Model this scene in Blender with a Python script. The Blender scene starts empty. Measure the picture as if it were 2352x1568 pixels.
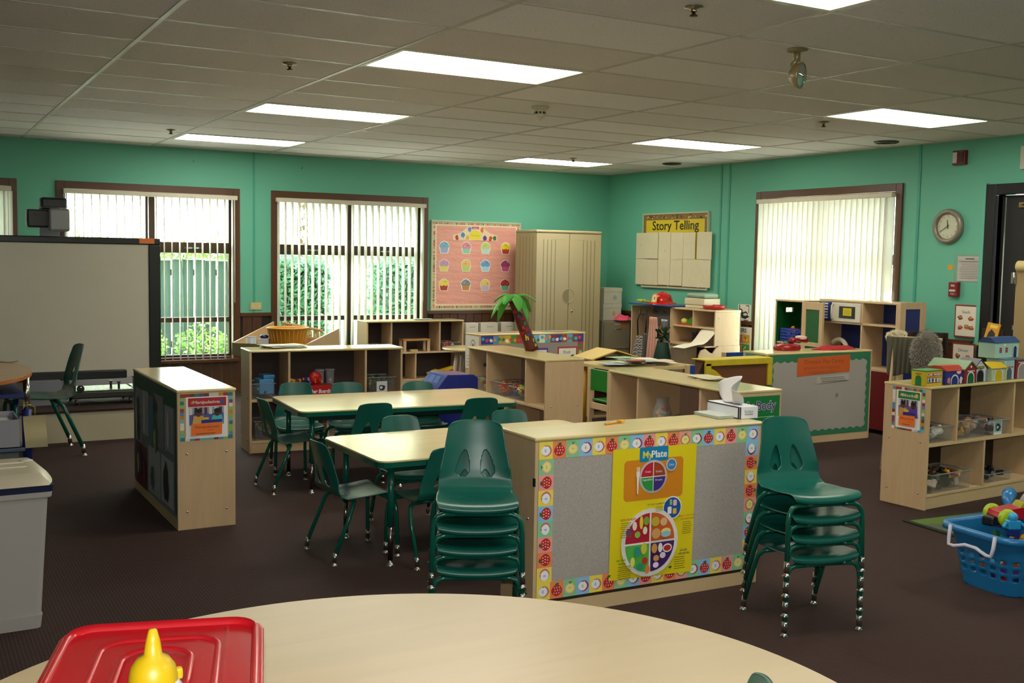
import bpy, bmesh, math, random
from mathutils import Vector, Matrix, Euler
random.seed(7)
PI = math.pi
SC = bpy.context.scene
COL = SC.collection

# ---------------------------------------------------------------- camera, world, sun, exposure
cam_data = bpy.data.cameras.new('camera')
cam = bpy.data.objects.new('camera', cam_data)
COL.objects.link(cam)
cam.matrix_world = Matrix(((0.86709876,0.02437167,-0.49753970,-2.332511), (-0.49784392,0.07661248,-0.86387613,-5.278426), (0.01706365,0.99676304,0.07856388,1.517521),(0,0,0,1)))
cam_data.sensor_width = 36.0
cam_data.lens = 36.0 * 2462.96 / 2352.0
cam_data.clip_start = 0.05
SC.camera = cam
SC.view_settings.view_transform = 'Standard'
SC.view_settings.look = 'None'
SC.view_settings.gamma = 1.0
SC.view_settings.exposure = 0.72
try:
    SC.view_settings.use_curve_mapping = False
except Exception:
    pass
W = bpy.data.worlds.new('sky')
SC.world = W
W.use_nodes = True
wn, wl = W.node_tree.nodes, W.node_tree.links
wn.clear()
sky = wn.new('ShaderNodeTexSky')
sky.sky_type = 'HOSEK_WILKIE'
sky.turbidity = 4.0
sky.sun_direction = (0.55, 0.35, 0.75)
wmix = wn.new('ShaderNodeMixRGB')
wmix.inputs[0].default_value = 0.75
wmix.inputs[2].default_value = (0.95, 1.0, 1.05, 1)
wb = wn.new('ShaderNodeBackground')
wb.inputs[1].default_value = 11.0
wo = wn.new('ShaderNodeOutputWorld')
wl.new(sky.outputs[0], wmix.inputs[1]); wl.new(wmix.outputs[0], wb.inputs[0]); wl.new(wb.outputs[0], wo.inputs[0])
sd = bpy.data.lights.new('sun', 'SUN')
sd.energy = 17.0; sd.angle = math.radians(0.6); sd.color = (1.0, 0.96, 0.88)
sun = bpy.data.objects.new('sun', sd); COL.objects.link(sun)
sun.rotation_euler = Vector((0.55, 0.35, 0.75)).to_track_quat('Z', 'Y').to_euler()
# the flash on the photographer's camera
fd = bpy.data.lights.new('camera_flash', 'AREA')
fd.shape = 'RECTANGLE'; fd.size = 0.07; fd.size_y = 0.04; fd.energy = 34.0; fd.color = (1.0, 0.97, 0.92)
fl = bpy.data.objects.new('camera_flash', fd); COL.objects.link(fl)
fl.matrix_world = cam.matrix_world @ Matrix.Translation((0, 0.11, 0.02))
PANEL_EMISSION = 9.0

# ---------------------------------------------------------------- materials
def lin(c):
    if isinstance(c, str):
        c = tuple(int(c[i:i+2], 16) / 255 for i in (0, 2, 4))
    return tuple((x / 12.92 if x <= 0.04045 else ((x + 0.055) / 1.055) ** 2.4) for x in c)
MATS = {}
def mat(col, rough=0.55, metal=0.0, kind='plain', name=None, alpha=None, var=0.06, scale=None):
    key = (col, rough, metal, kind, alpha, scale)
    if key in MATS: return MATS[key]
    m = bpy.data.materials.new(name or (kind + '_' + str(col)))
    m.use_nodes = True
    n, l = m.node_tree.nodes, m.node_tree.links
    b = n['Principled BSDF']
    b.inputs['Roughness'].default_value = rough
    b.inputs['Metallic'].default_value = metal
    c = lin(col)
    tc = n.new('ShaderNodeTexCoord')
    mp = n.new('ShaderNodeMapping'); l.new(tc.outputs['Object'], mp.inputs[0])
    nz = n.new('ShaderNodeTexNoise'); l.new(mp.outputs[0], nz.inputs['Vector'])
    mx = n.new('ShaderNodeMixRGB')
    l.new(nz.outputs['Fac'], mx.inputs[0])
    nz.inputs['Scale'].default_value = scale or 6.0
    v = var
    if kind == 'wood':      # birch ply, grain along z of the part's own box
        mp.inputs['Scale'].default_value = (9, 9, 1.3)
        nz.inputs['Scale'].default_value = scale or 2.2; nz.inputs['Detail'].default_value = 6; nz.inputs['Distortion'].default_value = 1.2
        v = 0.13
    elif kind == 'woodx':
        mp.inputs['Scale'].default_value = (0.9, 8, 8)
        nz.inputs['Scale'].default_value = scale or 2.2; nz.inputs['Detail'].default_value = 6; nz.inputs['Distortion'].default_value = 1.0
        v = 0.10
    elif kind == 'darkwood':
        mp.inputs['Scale'].default_value = (26, 26, 1.5)
        nz.inputs['Scale'].default_value = 2.0; nz.inputs['Detail'].default_value = 7; nz.inputs['Distortion'].default_value = 0.8
        v = 0.35
    elif kind == 'speckle':
        nz.inputs['Scale'].default_value = scale or 130; nz.inputs['Detail'].default_value = 3
        v = 0.30
    elif kind == 'fabric':
        nz.inputs['Scale'].default_value = scale or 60; nz.inputs['Detail'].default_value = 5
        v = 0.18
    elif kind == 'cork':
        nz.inputs['Scale'].default_value = scale or 130; nz.inputs['Detail'].default_value = 4
        v = 0.26
    elif kind == 'foil':
        nz.inputs['Scale'].default_value = 9
        v = 0.2
    mx.inputs[1].default_value = tuple(x * (1 - v) for x in c) + (1,)
    mx.inputs[2].default_value = tuple(min(1, x * (1 + v)) for x in c) + (1,)
    if kind == 'speckle':
        cr = n.new('ShaderNodeValToRGB'); cr.color_ramp.elements[0].position = 0.38; cr.color_ramp.elements[1].position = 0.55
        l.new(nz.outputs['Fac'], cr.inputs[0]); l.new(cr.outputs[0], mx.inputs[0])
    l.new(mx.outputs[0], b.inputs['Base Color'])
    if kind in ('fabric', 'speckle', 'darkwood', 'foil'):
        bp = n.new('ShaderNodeBump'); bp.inputs['Strength'].default_value = 0.9 if kind == 'foil' else 0.25
        bp.inputs['Distance'].default_value = 0.01 if kind == 'foil' else 0.002
        l.new(nz.outputs['Fac'], bp.inputs['Height']); l.new(bp.outputs[0], b.inputs['Normal'])
    if alpha is not None:   # clear plastic or glass: see-through with a glossy skin
        tr = n.new('ShaderNodeBsdfTransparent'); tr.inputs[0].default_value = tuple(0.35 + 0.65 * x for x in c) + (1,)
        gl = n.new('ShaderNodeBsdfGlossy'); gl.inputs['Roughness'].default_value = 0.04
        ms = n.new('ShaderNodeMixShader'); fr = n.new('ShaderNodeFresnel'); fr.inputs[0].default_value = 1.45
        ms2 = n.new('ShaderNodeMixShader'); ms2.inputs[0].default_value = alpha
        ge = n.new('ShaderNodeNewGeometry'); inv = n.new('ShaderNodeMath'); inv.operation = 'SUBTRACT'; inv.inputs[0].default_value = 1.0; l.new(ge.outputs['Backfacing'], inv.inputs[1])
        mu = n.new('ShaderNodeMath'); mu.operation = 'MULTIPLY'; l.new(fr.outputs[0], mu.inputs[0]); l.new(inv.outputs[0], mu.inputs[1])
        l.new(mu.outputs[0], ms.inputs[0]); l.new(tr.outputs[0], ms.inputs[1]); l.new(gl.outputs[0], ms.inputs[2])
        l.new(ms.outputs[0], ms2.inputs[1]); l.new(b.outputs[0], ms2.inputs[2])
        l.new(ms2.outputs[0], n['Material Output'].inputs[0])
    MATS[key] = m
    return m
def special(name, build):
    if name in MATS: return MATS[name]
    m = bpy.data.materials.new(name); m.use_nodes = True
    build(m.node_tree.nodes, m.node_tree.links, m.node_tree.nodes['Principled BSDF'])
    MATS[name] = m
    return m
def wall_paint(n, l, b):
    tc = n.new('ShaderNodeTexCoord'); nz = n.new('ShaderNodeTexNoise'); nz.inputs['Scale'].default_value = 0.8; nz.inputs['Detail'].default_value = 5
    l.new(tc.outputs['Object'], nz.inputs[0])
    mx = n.new('ShaderNodeMixRGB'); mx.inputs[1].default_value = (*lin('60b094'), 1); mx.inputs[2].default_value = (*lin('69b89b'), 1)
    l.new(nz.outputs[0], mx.inputs[0]); l.new(mx.outputs[0], b.inputs['Base Color'])
    n2 = n.new('ShaderNodeTexNoise'); n2.inputs['Scale'].default_value = 260; l.new(tc.outputs['Object'], n2.inputs[0])
    bp = n.new('ShaderNodeBump'); bp.inputs['Strength'].default_value = 0.12; bp.inputs['Distance'].default_value = 0.002
    l.new(n2.outputs[0], bp.inputs['Height']); l.new(bp.outputs[0], b.inputs['Normal'])
    b.inputs['Roughness'].default_value = 0.6
def carpet(n, l, b):
    tc = n.new('ShaderNodeTexCoord')
    wv = n.new('ShaderNodeTexWave'); wv.wave_type = 'BANDS'; wv.bands_direction = 'X'; wv.inputs['Scale'].default_value = 22; wv.inputs['Distortion'].default_value = 0.6
    wv.inputs['Detail'].default_value = 1
    nz = n.new('ShaderNodeTexNoise'); nz.inputs['Scale'].default_value = 90; nz.inputs['Detail'].default_value = 4
    n3 = n.new('ShaderNodeTexNoise'); n3.inputs['Scale'].default_value = 1.1
    for q in (wv, nz, n3): l.new(tc.outputs['Object'], q.inputs[0])
    cr = n.new('ShaderNodeValToRGB'); cr.color_ramp.elements[0].position = 0.3; cr.color_ramp.elements[1].position = 0.9
    cr.color_ramp.elements[0].color = (*lin('2a1610'), 1); cr.color_ramp.elements[1].color = (*lin('462920'), 1)
    l.new(wv.outputs[0], cr.inputs[0])
    mx = n.new('ShaderNodeMixRGB'); mx.blend_type = 'MULTIPLY'; mx.inputs[0].default_value = 0.55
    l.new(cr.outputs[0], mx.inputs[1]); l.new(nz.outputs[0], mx.inputs[2])
    m2 = n.new('ShaderNodeMixRGB'); m2.inputs[1].default_value = (0.85, 0.85, 0.85, 1); m2.inputs[2].default_value = (1.25, 1.2, 1.15, 1)
    m3 = n.new('ShaderNodeMixRGB'); m3.blend_type = 'MULTIPLY'; m3.inputs[0].default_value = 1
    l.new(n3.outputs[0], m2.inputs[0]); l.new(mx.outputs[0], m3.inputs[1]); l.new(m2.outputs[0], m3.inputs[2])
    l.new(m3.outputs[0], b.inputs['Base Color'])
    bp = n.new('ShaderNodeBump'); bp.inputs['Strength'].default_value = 0.5; bp.inputs['Distance'].default_value = 0.004
    l.new(nz.outputs[0], bp.inputs['Height']); l.new(bp.outputs[0], b.inputs['Normal'])
    b.inputs['Roughness'].default_value = 0.95
def tile_mat(n, l, b):
    tc = n.new('ShaderNodeTexCoord'); oi = n.new('ShaderNodeObjectInfo')
    nz = n.new('ShaderNodeTexNoise'); nz.inputs['Scale'].default_value = 85; nz.inputs['Detail'].default_value = 3; l.new(tc.outputs['Object'], nz.inputs[0])
    mx = n.new('ShaderNodeMixRGB'); mx.inputs[1].default_value = (*lin('ded6d6'), 1); mx.inputs[2].default_value = (*lin('f0ebef'), 1)
    l.new(oi.outputs['Random'], mx.inputs[0])
    cr = n.new('ShaderNodeValToRGB'); cr.color_ramp.elements[0].position = 0.3; cr.color_ramp.elements[1].position = 0.45
    cr.color_ramp.elements[0].color = (0.78, 0.78, 0.78, 1); l.new(nz.outputs[0], cr.inputs[0])
    m2 = n.new('ShaderNodeMixRGB'); m2.blend_type = 'MULTIPLY'; m2.inputs[0].default_value = 1
    l.new(mx.outputs[0], m2.inputs[1]); l.new(cr.outputs[0], m2.inputs[2]); l.new(m2.outputs[0], b.inputs['Base Color'])
    b.inputs['Roughness'].default_value = 0.9
def emit(col, s):
    def f(n, l, b):
        b.inputs['Base Color'].default_value = (*lin(col), 1)
        b.inputs['Emission Color'].default_value = (*lin(col), 1); b.inputs['Emission Strength'].default_value = s
    return f
def vane_mat(n, l, b):
    b.inputs['Base Color'].default_value = (*lin('e9e6d8'), 1); b.inputs['Roughness'].default_value = 0.5
    tr = n.new('ShaderNodeBsdfTranslucent'); tr.inputs[0].default_value = (0.9, 0.93, 0.85, 1)
    tc = n.new('ShaderNodeTexCoord'); nz = n.new('ShaderNodeTexNoise'); nz.inputs['Scale'].default_value = 40; l.new(tc.outputs['Object'], nz.inputs[0])
    bp = n.new('ShaderNodeBump'); bp.inputs['Strength'].default_value = 0.1; l.new(nz.outputs[0], bp.inputs['Height']); l.new(bp.outputs[0], b.inputs['Normal'])
    ms = n.new('ShaderNodeMixShader'); ms.inputs[0].default_value = 0.38
    l.new(b.outputs[0], ms.inputs[1]); l.new(tr.outputs[0], ms.inputs[2]); l.new(ms.outputs[0], n['Material Output'].inputs[0])
def leaf_mat(c1, c2):
    def f(n, l, b):
        tc = n.new('ShaderNodeTexCoord'); nz = n.new('ShaderNodeTexNoise'); nz.inputs['Scale'].default_value = 3.5; nz.inputs['Detail'].default_value = 4
        l.new(tc.outputs['Object'], nz.inputs[0])
        mx = n.new('ShaderNodeMixRGB'); mx.inputs[1].default_value = (*lin(c1), 1); mx.inputs[2].default_value = (*lin(c2), 1)
        l.new(nz.outputs[0], mx.inputs[0]); l.new(mx.outputs[0], b.inputs['Base Color'])
        tr = n.new('ShaderNodeBsdfTranslucent'); l.new(mx.outputs[0], tr.inputs[0])
        ms = n.new('ShaderNodeMixShader'); ms.inputs[0].default_value = 0.45
        l.new(b.outputs[0], ms.inputs[1]); l.new(tr.outputs[0], ms.inputs[2]); l.new(ms.outputs[0], n['Material Output'].inputs[0])
    return f
WALL = special('green_wall_paint', wall_paint); CARPET = special('brown_striped_carpet', carpet)
TILE = special('acoustic_ceiling_tile', tile_mat); LIT = special('fluorescent_diffuser', emit('fff8ea', PANEL_EMISSION))
VANE = special('translucent_vinyl_vane', vane_mat)
BIRCH = mat('cbae86', 0.42, kind='wood'); BIRCHX = mat('cfb48a', 0.3, kind='woodx'); BIRCHE = mat('b08c5a', 0.4, kind='woodx', scale=3.0)
TOPLAM = mat('d6c48c', 0.16, kind='woodx', scale=1.2)
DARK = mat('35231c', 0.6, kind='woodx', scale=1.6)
DWOOD = mat('4e2f1c', 0.42, kind='darkwood')
TRIM = mat('55351d', 0.35, kind='woodx', scale=3.3)
GREEN = mat('0f5a4e', 0.34); GREENT = mat('0b5545', 0.2); CHROME = mat('d8d8d8', 0.12, 1.0)
WHITE = mat('e6e4de', 0.5); BLACK = mat('141414', 0.4); CREAM = mat('cdc4a8', 0.45); PAPER = mat('e4dcc4', 0.7)
CLEAR = mat('fbfcfb', 0.08, alpha=0.035); GLASS = mat('f4faf6', 0.02, alpha=0.0)

# ---------------------------------------------------------------- mesh builder
class MB:
    def __init__(s): s.v, s.f, s.m, s.sm, s.mats = [], [], [], [], []
    def mi(s, m):
        m = m if not isinstance(m, str) else mat(m, 0.6)
        if m not in s.mats: s.mats.append(m)
        return s.mats.index(m)
    def add(s, vs, fs, m, smooth=False, M=None):
        b = len(s.v); k = s.mi(m)
        s.v += [tuple(M @ Vector(p)) if M is not None else tuple(p) for p in vs]
        for f in fs: s.f.append(tuple(b + i for i in f)); s.m.append(k); s.sm.append(smooth)
        return s
    def box(s, x0, x1, y0, y1, z0, z1, m, M=None):
        v = [(x, y, z) for z in (z0, z1) for y in (y0, y1) for x in (x0, x1)]
        return s.add(v, [(0, 2, 3, 1), (4, 5, 7, 6), (0, 1, 5, 4), (2, 6, 7, 3), (0, 4, 6, 2), (1, 3, 7, 5)], m, False, M)
    def prism(s, poly, a, b, m, axis='z', M=None, smooth=False):
        n = len(poly)
        def P(p, h):
            return (p[0], p[1], h) if axis == 'z' else ((p[0], h, p[1]) if axis == 'y' else (h, p[0], p[1]))
        v = [P(p, a) for p in poly] + [P(p, b) for p in poly]
        s.add(v, [tuple(range(n))[::-1], tuple(range(n, 2 * n))], m, False, M)
        return s.add(v, [(i, (i + 1) % n, n + (i + 1) % n, n + i) for i in range(n)], m, smooth, M)
    def lathe(s, prof, m, seg=20, M=None, sx=1, sy=1, smooth=True, cap=True):
        v, f = [], []
        for r, z in prof:
            for i in range(seg):
                a = 2 * PI * i / seg; v.append((r * sx * math.cos(a), r * sy * math.sin(a), z))
        for j in range(len(prof) - 1):
            for i in range(seg):
                k = (i + 1) % seg; f.append((j * seg + i, j * seg + k, (j + 1) * seg + k, (j + 1) * seg + i))
        s.add(v, f, m, smooth, M)
        if cap:
            if prof[0][0] > 1e-4: s.add(v[:seg], [tuple(range(seg))[::-1]], m, False, M)
            if prof[-1][0] > 1e-4: s.add(v[-seg:], [tuple(range(seg))], m, False, M)
        return s
    def tube(s, pts, r, m, seg=8, M=None, close=False):
        pts = [Vector(p) for p in pts]; n = len(pts); v, f = [], []
        up = Vector((0, 0, 1)); prev = None
        for i, p in enumerate(pts):
            t = (pts[min(i + 1, n - 1)] - pts[max(i - 1, 0)]).normalized()
            if prev is None:
                a = t.cross(up) if abs(t.dot(up)) < 0.95 else t.cross(Vector((1, 0, 0)))
            else: a = prev - t * prev.dot(t)
            a.normalize(); prev = a; b = t.cross(a)
            rr = r[i] if isinstance(r, (list, tuple)) else r
            for k in range(seg):
                q = 2 * PI * k / seg; v.append(p + a * math.cos(q) * rr + b * math.sin(q) * rr)
        for i in range(n - 1):
            for k in range(seg):
                q = (k + 1) % seg; f.append((i * seg + k, i * seg + q, (i + 1) * seg + q, (i + 1) * seg + k))
        f.append(tuple(range(seg))[::-1]); f.append(tuple(range((n - 1) * seg, n * seg)))
        return s.add(v, f, m, True, M)
    def ball(s, c, r, m, M=None, seg=14, rings=8, sx=1, sy=1, sz=1):
        prof = [(max(1e-5, r * math.sin(PI * j / rings)), -r * sz * math.cos(PI * j / rings)) for j in range(rings + 1)]
        T = Matrix.Translation(c)
        return s.lathe(prof, m, seg, (M @ T) if M is not None else T, sx, sy, cap=False)
    def build(s, name, parent=None, bevel=0, seg=2, loc=None, **kw):
        me = bpy.data.meshes.new(name)
        me.from_pydata(s.v, [], s.f)
        for m in s.mats: me.materials.append(m)
        me.polygons.foreach_set('material_index', s.m); me.polygons.foreach_set('use_smooth', s.sm)
        me.update()
        o = bpy.data.objects.new(name, me); COL.objects.link(o)
        if parent is not None: o.parent = parent
        if loc is not None: o.location = loc
        if bevel:
            b = o.modifiers.new('bevel', 'BEVEL'); b.width = bevel; b.segments = seg; b.limit_method = 'ANGLE'
        props(o, **kw)
        return o
def props(o, label=None, cat=None, group=None, kind=None):
    if label: o['label'] = label
    if cat: o['category'] = cat
    if group: o['group'] = group
    if kind: o['kind'] = kind
    return o
def thing(name, label, cat, loc=(0, 0, 0), rz=0, group=None, rx=0, ry=0):
    o = bpy.data.objects.new(name, None); COL.objects.link(o)
    o.location = loc; o.rotation_euler = (math.radians(rx), math.radians(ry), math.radians(rz)); o.empty_display_size = 0.1
    return props(o, label, cat, group)
def kids(o): return [c for c in list(bpy.data.objects) if c.parent == o]
def dup(root, loc=None, rz=None, label=None, group=None, scale=None):
    def rec(o, par):
        c = o.copy(); COL.objects.link(c)
        if par is not None: c.parent = par
        for ch in KIDS.get(o.name, kids(o)): rec(ch, c)
        return c
    c = rec(root, None)
    if loc is not None: c.location = loc
    if rz is not None: c.rotation_euler = (0, 0, math.radians(rz))
    if scale: c.scale = (scale,) * 3
    props(c, label, None, group)
    return c
KIDS = {}
def cache_kids(root):
    ks = kids(root); KIDS[root.name] = ks
    for k in ks: cache_kids(k)
def B(x0, x1, y0, y1, z0, z1, m, name, parent=None, bevel=0, **kw):
    """one box as one object, its origin at the box centre so that grain and grouping stay local"""
    c = ((x0 + x1) / 2, (y0 + y1) / 2, (z0 + z1) / 2)
    return MB().box(x0 - c[0], x1 - c[0], y0 - c[1], y1 - c[1], z0 - c[2], z1 - c[2], m).build(name, parent, bevel, loc=c, **kw)

# flat print: shapes laid on a plane given by origin, right and up vectors
_TX = {}
def text_geo(s, bold=0.0):
    if (s, bold) in _TX: return _TX[(s, bold)]
    cu = bpy.data.curves.new('t', 'FONT'); cu.body = s; cu.size = 1.0; cu.offset = bold; cu.resolution_u = 3; cu.align_x = 'CENTER'
    o = bpy.data.objects.new('t', cu); COL.objects.link(o)
    dg = bpy.context.evaluated_depsgraph_get(); me = bpy.data.meshes.new_from_object(o.evaluated_get(dg))
    r = ([(v.co.x, v.co.y) for v in me.vertices], [tuple(p.vertices) for p in me.polygons])
    bpy.data.objects.remove(o); bpy.data.curves.remove(cu); bpy.data.meshes.remove(me)
    _TX[(s, bold)] = r
    return r
class Print:
    def __init__(s, org, U=(1, 0, 0), V=(0, 0, 1), step=0.00035):
        s.o, s.U, s.V = Vector(org), Vector(U).normalized(), Vector(V).normalized(); s.N = s.U.cross(s.V).normalized(); s.h = 0.0; s.step = step; s.mb = MB()
    def P(s, u, v): return s.o + s.U * u + s.V * v + s.N * s.h
    def lay(s): s.h += s.step
    def poly(s, pts, col, rough=0.5):
        s.lay(); s.mb.add([s.P(*p) for p in pts], [tuple(range(len(pts)))], mat(col, rough) if isinstance(col, str) else col); return s
    def rect(s, u0, v0, u1, v1, col): return s.poly([(u0, v0), (u1, v0), (u1, v1), (u0, v1)], col)
    def rrect(s, u0, v0, u1, v1, r, col):
        pts = []
        for cx, cy, a0 in ((u1 - r, v0 + r, -90), (u1 - r, v1 - r, 0), (u0 + r, v1 - r, 90), (u0 + r, v0 + r, 180)):
            for k in range(6):
                a = math.radians(a0 + 18 * k); pts.append((cx + r * math.cos(a), cy + r * math.sin(a)))
        return s.poly(pts, col)
    def ell(s, cu, cv, ru, rv, col, a0=0, a1=360, n=24):
        pts = [(cu + ru * math.cos(math.radians(a0 + (a1 - a0) * i / n)), cv + rv * math.sin(math.radians(a0 + (a1 - a0) * i / n))) for i in range(n + (a1 - a0 < 360))]
        if a1 - a0 < 360: pts.append((cu, cv))
        return s.poly(pts, col)
    def text(s, t, cu, cv, size, col, bold=0.0, shear=0.0, sx=1.0, width=None):
        vs, fs = text_geo(t, bold)
        if width:
            w = max(v[0] for v in vs) - min(v[0] for v in vs); sx = width / (w * size)
        s.lay(); s.mb.add([s.P(cu + (x * sx + y * shear) * size, cv + y * size) for x, y in vs], fs, mat(col, 0.5) if isinstance(col, str) else col); return s
    def lines(s, u0, v0, u1, v1, n, col, h=0.3):
        for i in range(n):
            v = v1 - (v1 - v0) * (i + 0.5) / n; d = (v1 - v0) / n * h / 2
            s.rect(u0 + random.uniform(0, .12) * (u1 - u0), v - d, u1 - random.uniform(0, .12) * (u1 - u0), v + d, col)
        return s
    def build(s, name, parent=None, **kw): return s.mb.build(name, parent, **kw)

# ================================================================ the room
XL, XR, YF, YB, H = -6.2, 5.78, -7.0, 6.341, 2.6
S = dict(kind='structure')
floor = B(XL, XR, YF, YB, -0.1, 0, CARPET, 'floor', **S)
ceiling = B(XL - .2, XR + .9, YF - .2, YB + 0.9, H + 0.03, H + 0.15, mat('8f8a80', 0.9), 'ceiling', **S)  # slab extended past the walls as an unseen overhang that blocks the sun
LX, LY = 1.2192, 0.6096
LIGHTS = [(i, j) for i in (0, 3) for j in (-8, -4, 0, 4, 8)]
tile_me = {}
def tile(x0, x1, y0, y1):
    k = (round(x1 - x0, 2), round(y1 - y0, 2))
    if k not in tile_me:
        hx, hy = (x1 - x0) / 2 - 0.0122, (y1 - y0) / 2 - 0.0122
        o = MB().box(-hx, hx, -hy, hy, 0, 0.02, TILE).build('ceiling_tile', ceiling); tile_me[k] = o.data
    else:
        o = bpy.data.objects.new('ceiling_tile', tile_me[k]); COL.objects.link(o); o.parent = ceiling
    o.location = Vector(((x0 + x1) / 2, (y0 + y1) / 2, H + 0.0022 + random.uniform(-.001, .001))) - ceiling.location
BAR = mat('c2bbb0', 0.4)
def rel(o, par): o.location = Vector(o.location) - Vector(par.location)
for i in range(-6, 6):
    x0, x1 = max(XL, i * LX), min(XR, (i + 1) * LX)
    if x1 - x0 < 0.05: continue
    for j in range(-12, 11):
        y0, y1 = max(YF, j * LY), min(YB, (j + 1) * LY)
        if y1 - y0 < 0.05 or (i, j) in LIGHTS: continue
        tile(x0, x1, y0, y1)
for i in range(-5, 5):
    rel(B(i * LX - 0.012, i * LX + 0.012, YF, YB, H - 0.002, H + 0.03, BAR, 'grid_bar', ceiling), ceiling)
for j in range(-11, 11):
    rel(B(XL, XR, j * LY - 0.012, j * LY + 0.012, H - 0.0005, H + 0.028, BAR, 'grid_bar', ceiling), ceiling)
rel(B(XL, XR, YB - 0.022, YB, H - 0.003, H + 0.03, BAR, 'edge_bar', ceiling), ceiling)
rel(B(XR - 0.022, XR, YF, YB, H - 0.003, H + 0.03, BAR, 'edge_bar', ceiling), ceiling)
WHERE = {(0, 8): 'near the window wall above the whiteboard end', (0, 4): 'over the far activity table', (0, 0): 'largest in view, over the near activity table',
         (3, 8): 'above the tall beige cabinet corner', (3, 4): 'in the middle of the ceiling towards the clock wall', (3, 0): 'nearest to the wall clock',
         (0, -4): 'just overhead at the picture\'s top edge', (3, -4): 'out of view over the entrance', (0, -8): 'behind the camera', (3, -8): 'behind the camera by the door wall'}
for (i, j) in LIGHTS:
    t = thing('ceiling_light', 'recessed fluorescent ceiling light ' + WHERE[(i, j)], 'ceiling light', ((i + .5) * LX, (j + .5) * LY, H), 0, 'fluorescent ceiling lights')
    f = MB(); hx, hy = LX / 2 - .013, LY / 2 - .013
    for a in ((-hx, hx, -hy, -hy + .028), (-hx, hx, hy - .028, hy), (-hx, -hx + .028, -hy + .028, hy - .028), (hx - .028, hx, -hy + .028, hy - .028)):
        f.box(*a, -0.004, 0.02, mat('d9d6c8', 0.4))
    f.build('frame', t, 0.002)
    B(-hx + .028, hx - .028, -hy + .028, hy - .028, 0.004, 0.012, LIT, 'diffuser', t)

# walls with openings: (a0, a1, z0, z1) along the wall
def wall(name, axis, face, back, a0, a1, holes, parent=None):
    m = MB(); cuts = sorted(set([a0, a1] + [h[0] for h in holes] + [h[1] for h in holes]))
    for p, q in zip(cuts, cuts[1:]):
        hs = sorted([(h[2], h[3]) for h in holes if h[0] <= p and h[1] >= q]); z = 0
        for z0, z1 in hs + [(H + .1, H + .1)]:
            if z0 > z:
                if axis == 'x': m.box(p, q, face, back, z, z0, WALL)
                else: m.box(face, back, p, q, z, z0, WALL)
            z = z1
    return m.build(name, parent, **S)
WINS = [(-0.923, 0.924), (1.27, 3.175), (-3.12, -1.275)]
ZB, ZT = 0.33, 2.20
wall_b = wall('wall_back', 'x', YB, YB + 0.22, XL, XR + .22, [(a + .04, b - .04, ZB + .03, ZT - .05) for a, b in WINS])
wall_r = wall('wall_right', 'y', XR, XR + 0.22, YF, YB, [(1.63, 3.50, 0.36, 2.21), (-0.42, 0.60, 0.0, 2.13)])
wall_l = wall('wall_left', 'y', XL, XL - .2, YF, YB, [])
wall_f = wall('wall_front', 'x', YF, YF - .2, XL, XR, [])
# paint-covered seam battens
def strip(x0, x1, y0, y1, z0, z1, par, m=WALL, name='batten'): return B(x0, x1, y0, y1, z0, z1, m, name, par, 0.002)
SEAM = mat('3f9f86', 0.5)
for x in (1.082,): strip(x - .012, x + .012, YB - .006, YB, .86, H, wall_b, SEAM)
for y in (4.13, 3.99, 1.42): strip(XR - .008, XR, y - .014, y + .014, .86, H, wall_r, SEAM)
strip(XR - .05, XR, 0.69, 0.728, 0.84, 2.21, wall_r, WALL, 'door_post')
# wainscot boards with open joints, cap rail, baseboard
def wains(along, a0, a1, par, skip):
    me = None; a = a0; w = 0.11
    while a < a1 - 0.03:
        e = min(a + w - 0.007, a1)
        if not any(s0 < e and s1 > a for s0, s1 in skip):
            if me is None or e - a < w - 0.008:
                m = MB().box(-(e - a) / 2, (e - a) / 2, -.006, .006, -.365, .365, DWOOD); o = m.build('wainscot_board', par)
                if me is None: me = o.data
            else:
                o = bpy.data.objects.new('wainscot_board', me); COL.objects.link(o); o.parent = par
            if along == 'x': o.location = ((a + e) / 2, YB - .010, 0.455)
            else: o.location = (XR - .010, (a + e) / 2, 0.455); o.rotation_euler = (0, 0, PI / 2)
        a += w
sk = [(a - .0, b + .0) for a, b in WINS]
wains('x', XL, XR, wall_b, sk); wains('y', -4, YB, wall_r, [(1.59, 3.54), (-.55, .78)])
for a, b in WINS:
    k = a
    while k < b - .03:
        B(k, min(b, k + .103), YB - .016, YB - .004, .09, ZB, DWOOD, 'wainscot_board', wall_b); k += .11
for k in range(17): B(XR - .016, XR - .004, 1.6 + k * .114, 1.6 + k * .114 + .107, .09, .30, DWOOD, 'wainscot_board', wall_r)
BK = mat('1d120c', 0.7)
def segs(a0, a1, sk):
    out, a = [], a0
    for p, q in sorted(sk):
        if p > a: out.append((a, p))
        a = max(a, q)
    if a < a1: out.append((a, a1))
    return out
n = 1
for p, q in segs(XL, XR, sk):
    B(p, q, YB - .004, YB, 0.09, .82, BK, 'wainscot_backing', wall_b)
    B(p, q, YB - .028, YB, .82, .86, TRIM, 'trim_%d' % n, None, .003, **S); n += 1
for p, q in segs(-4, YB - .03, [(1.59, 3.54), (-.55, .78)]):
    B(XR - .004, XR, p, q, 0.09, .82, BK, 'wainscot_backing', wall_r)
    B(XR - .028, XR, p, q, .82, .86, TRIM, 'trim_%d' % n, None, .003, **S); n += 1
B(XL, XR, YB - .02, YB, 0, .09, TRIM, 'baseboard_back', None, .003, **S)
B(XR - .02, XR, .78, YB - .02, 0, .09, TRIM, 'baseboard_right', None, .003, **S)
B(XL, XL + .015, YF, YB, 0, .09, TRIM, 'baseboard_left', None, .003, **S)

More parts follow.
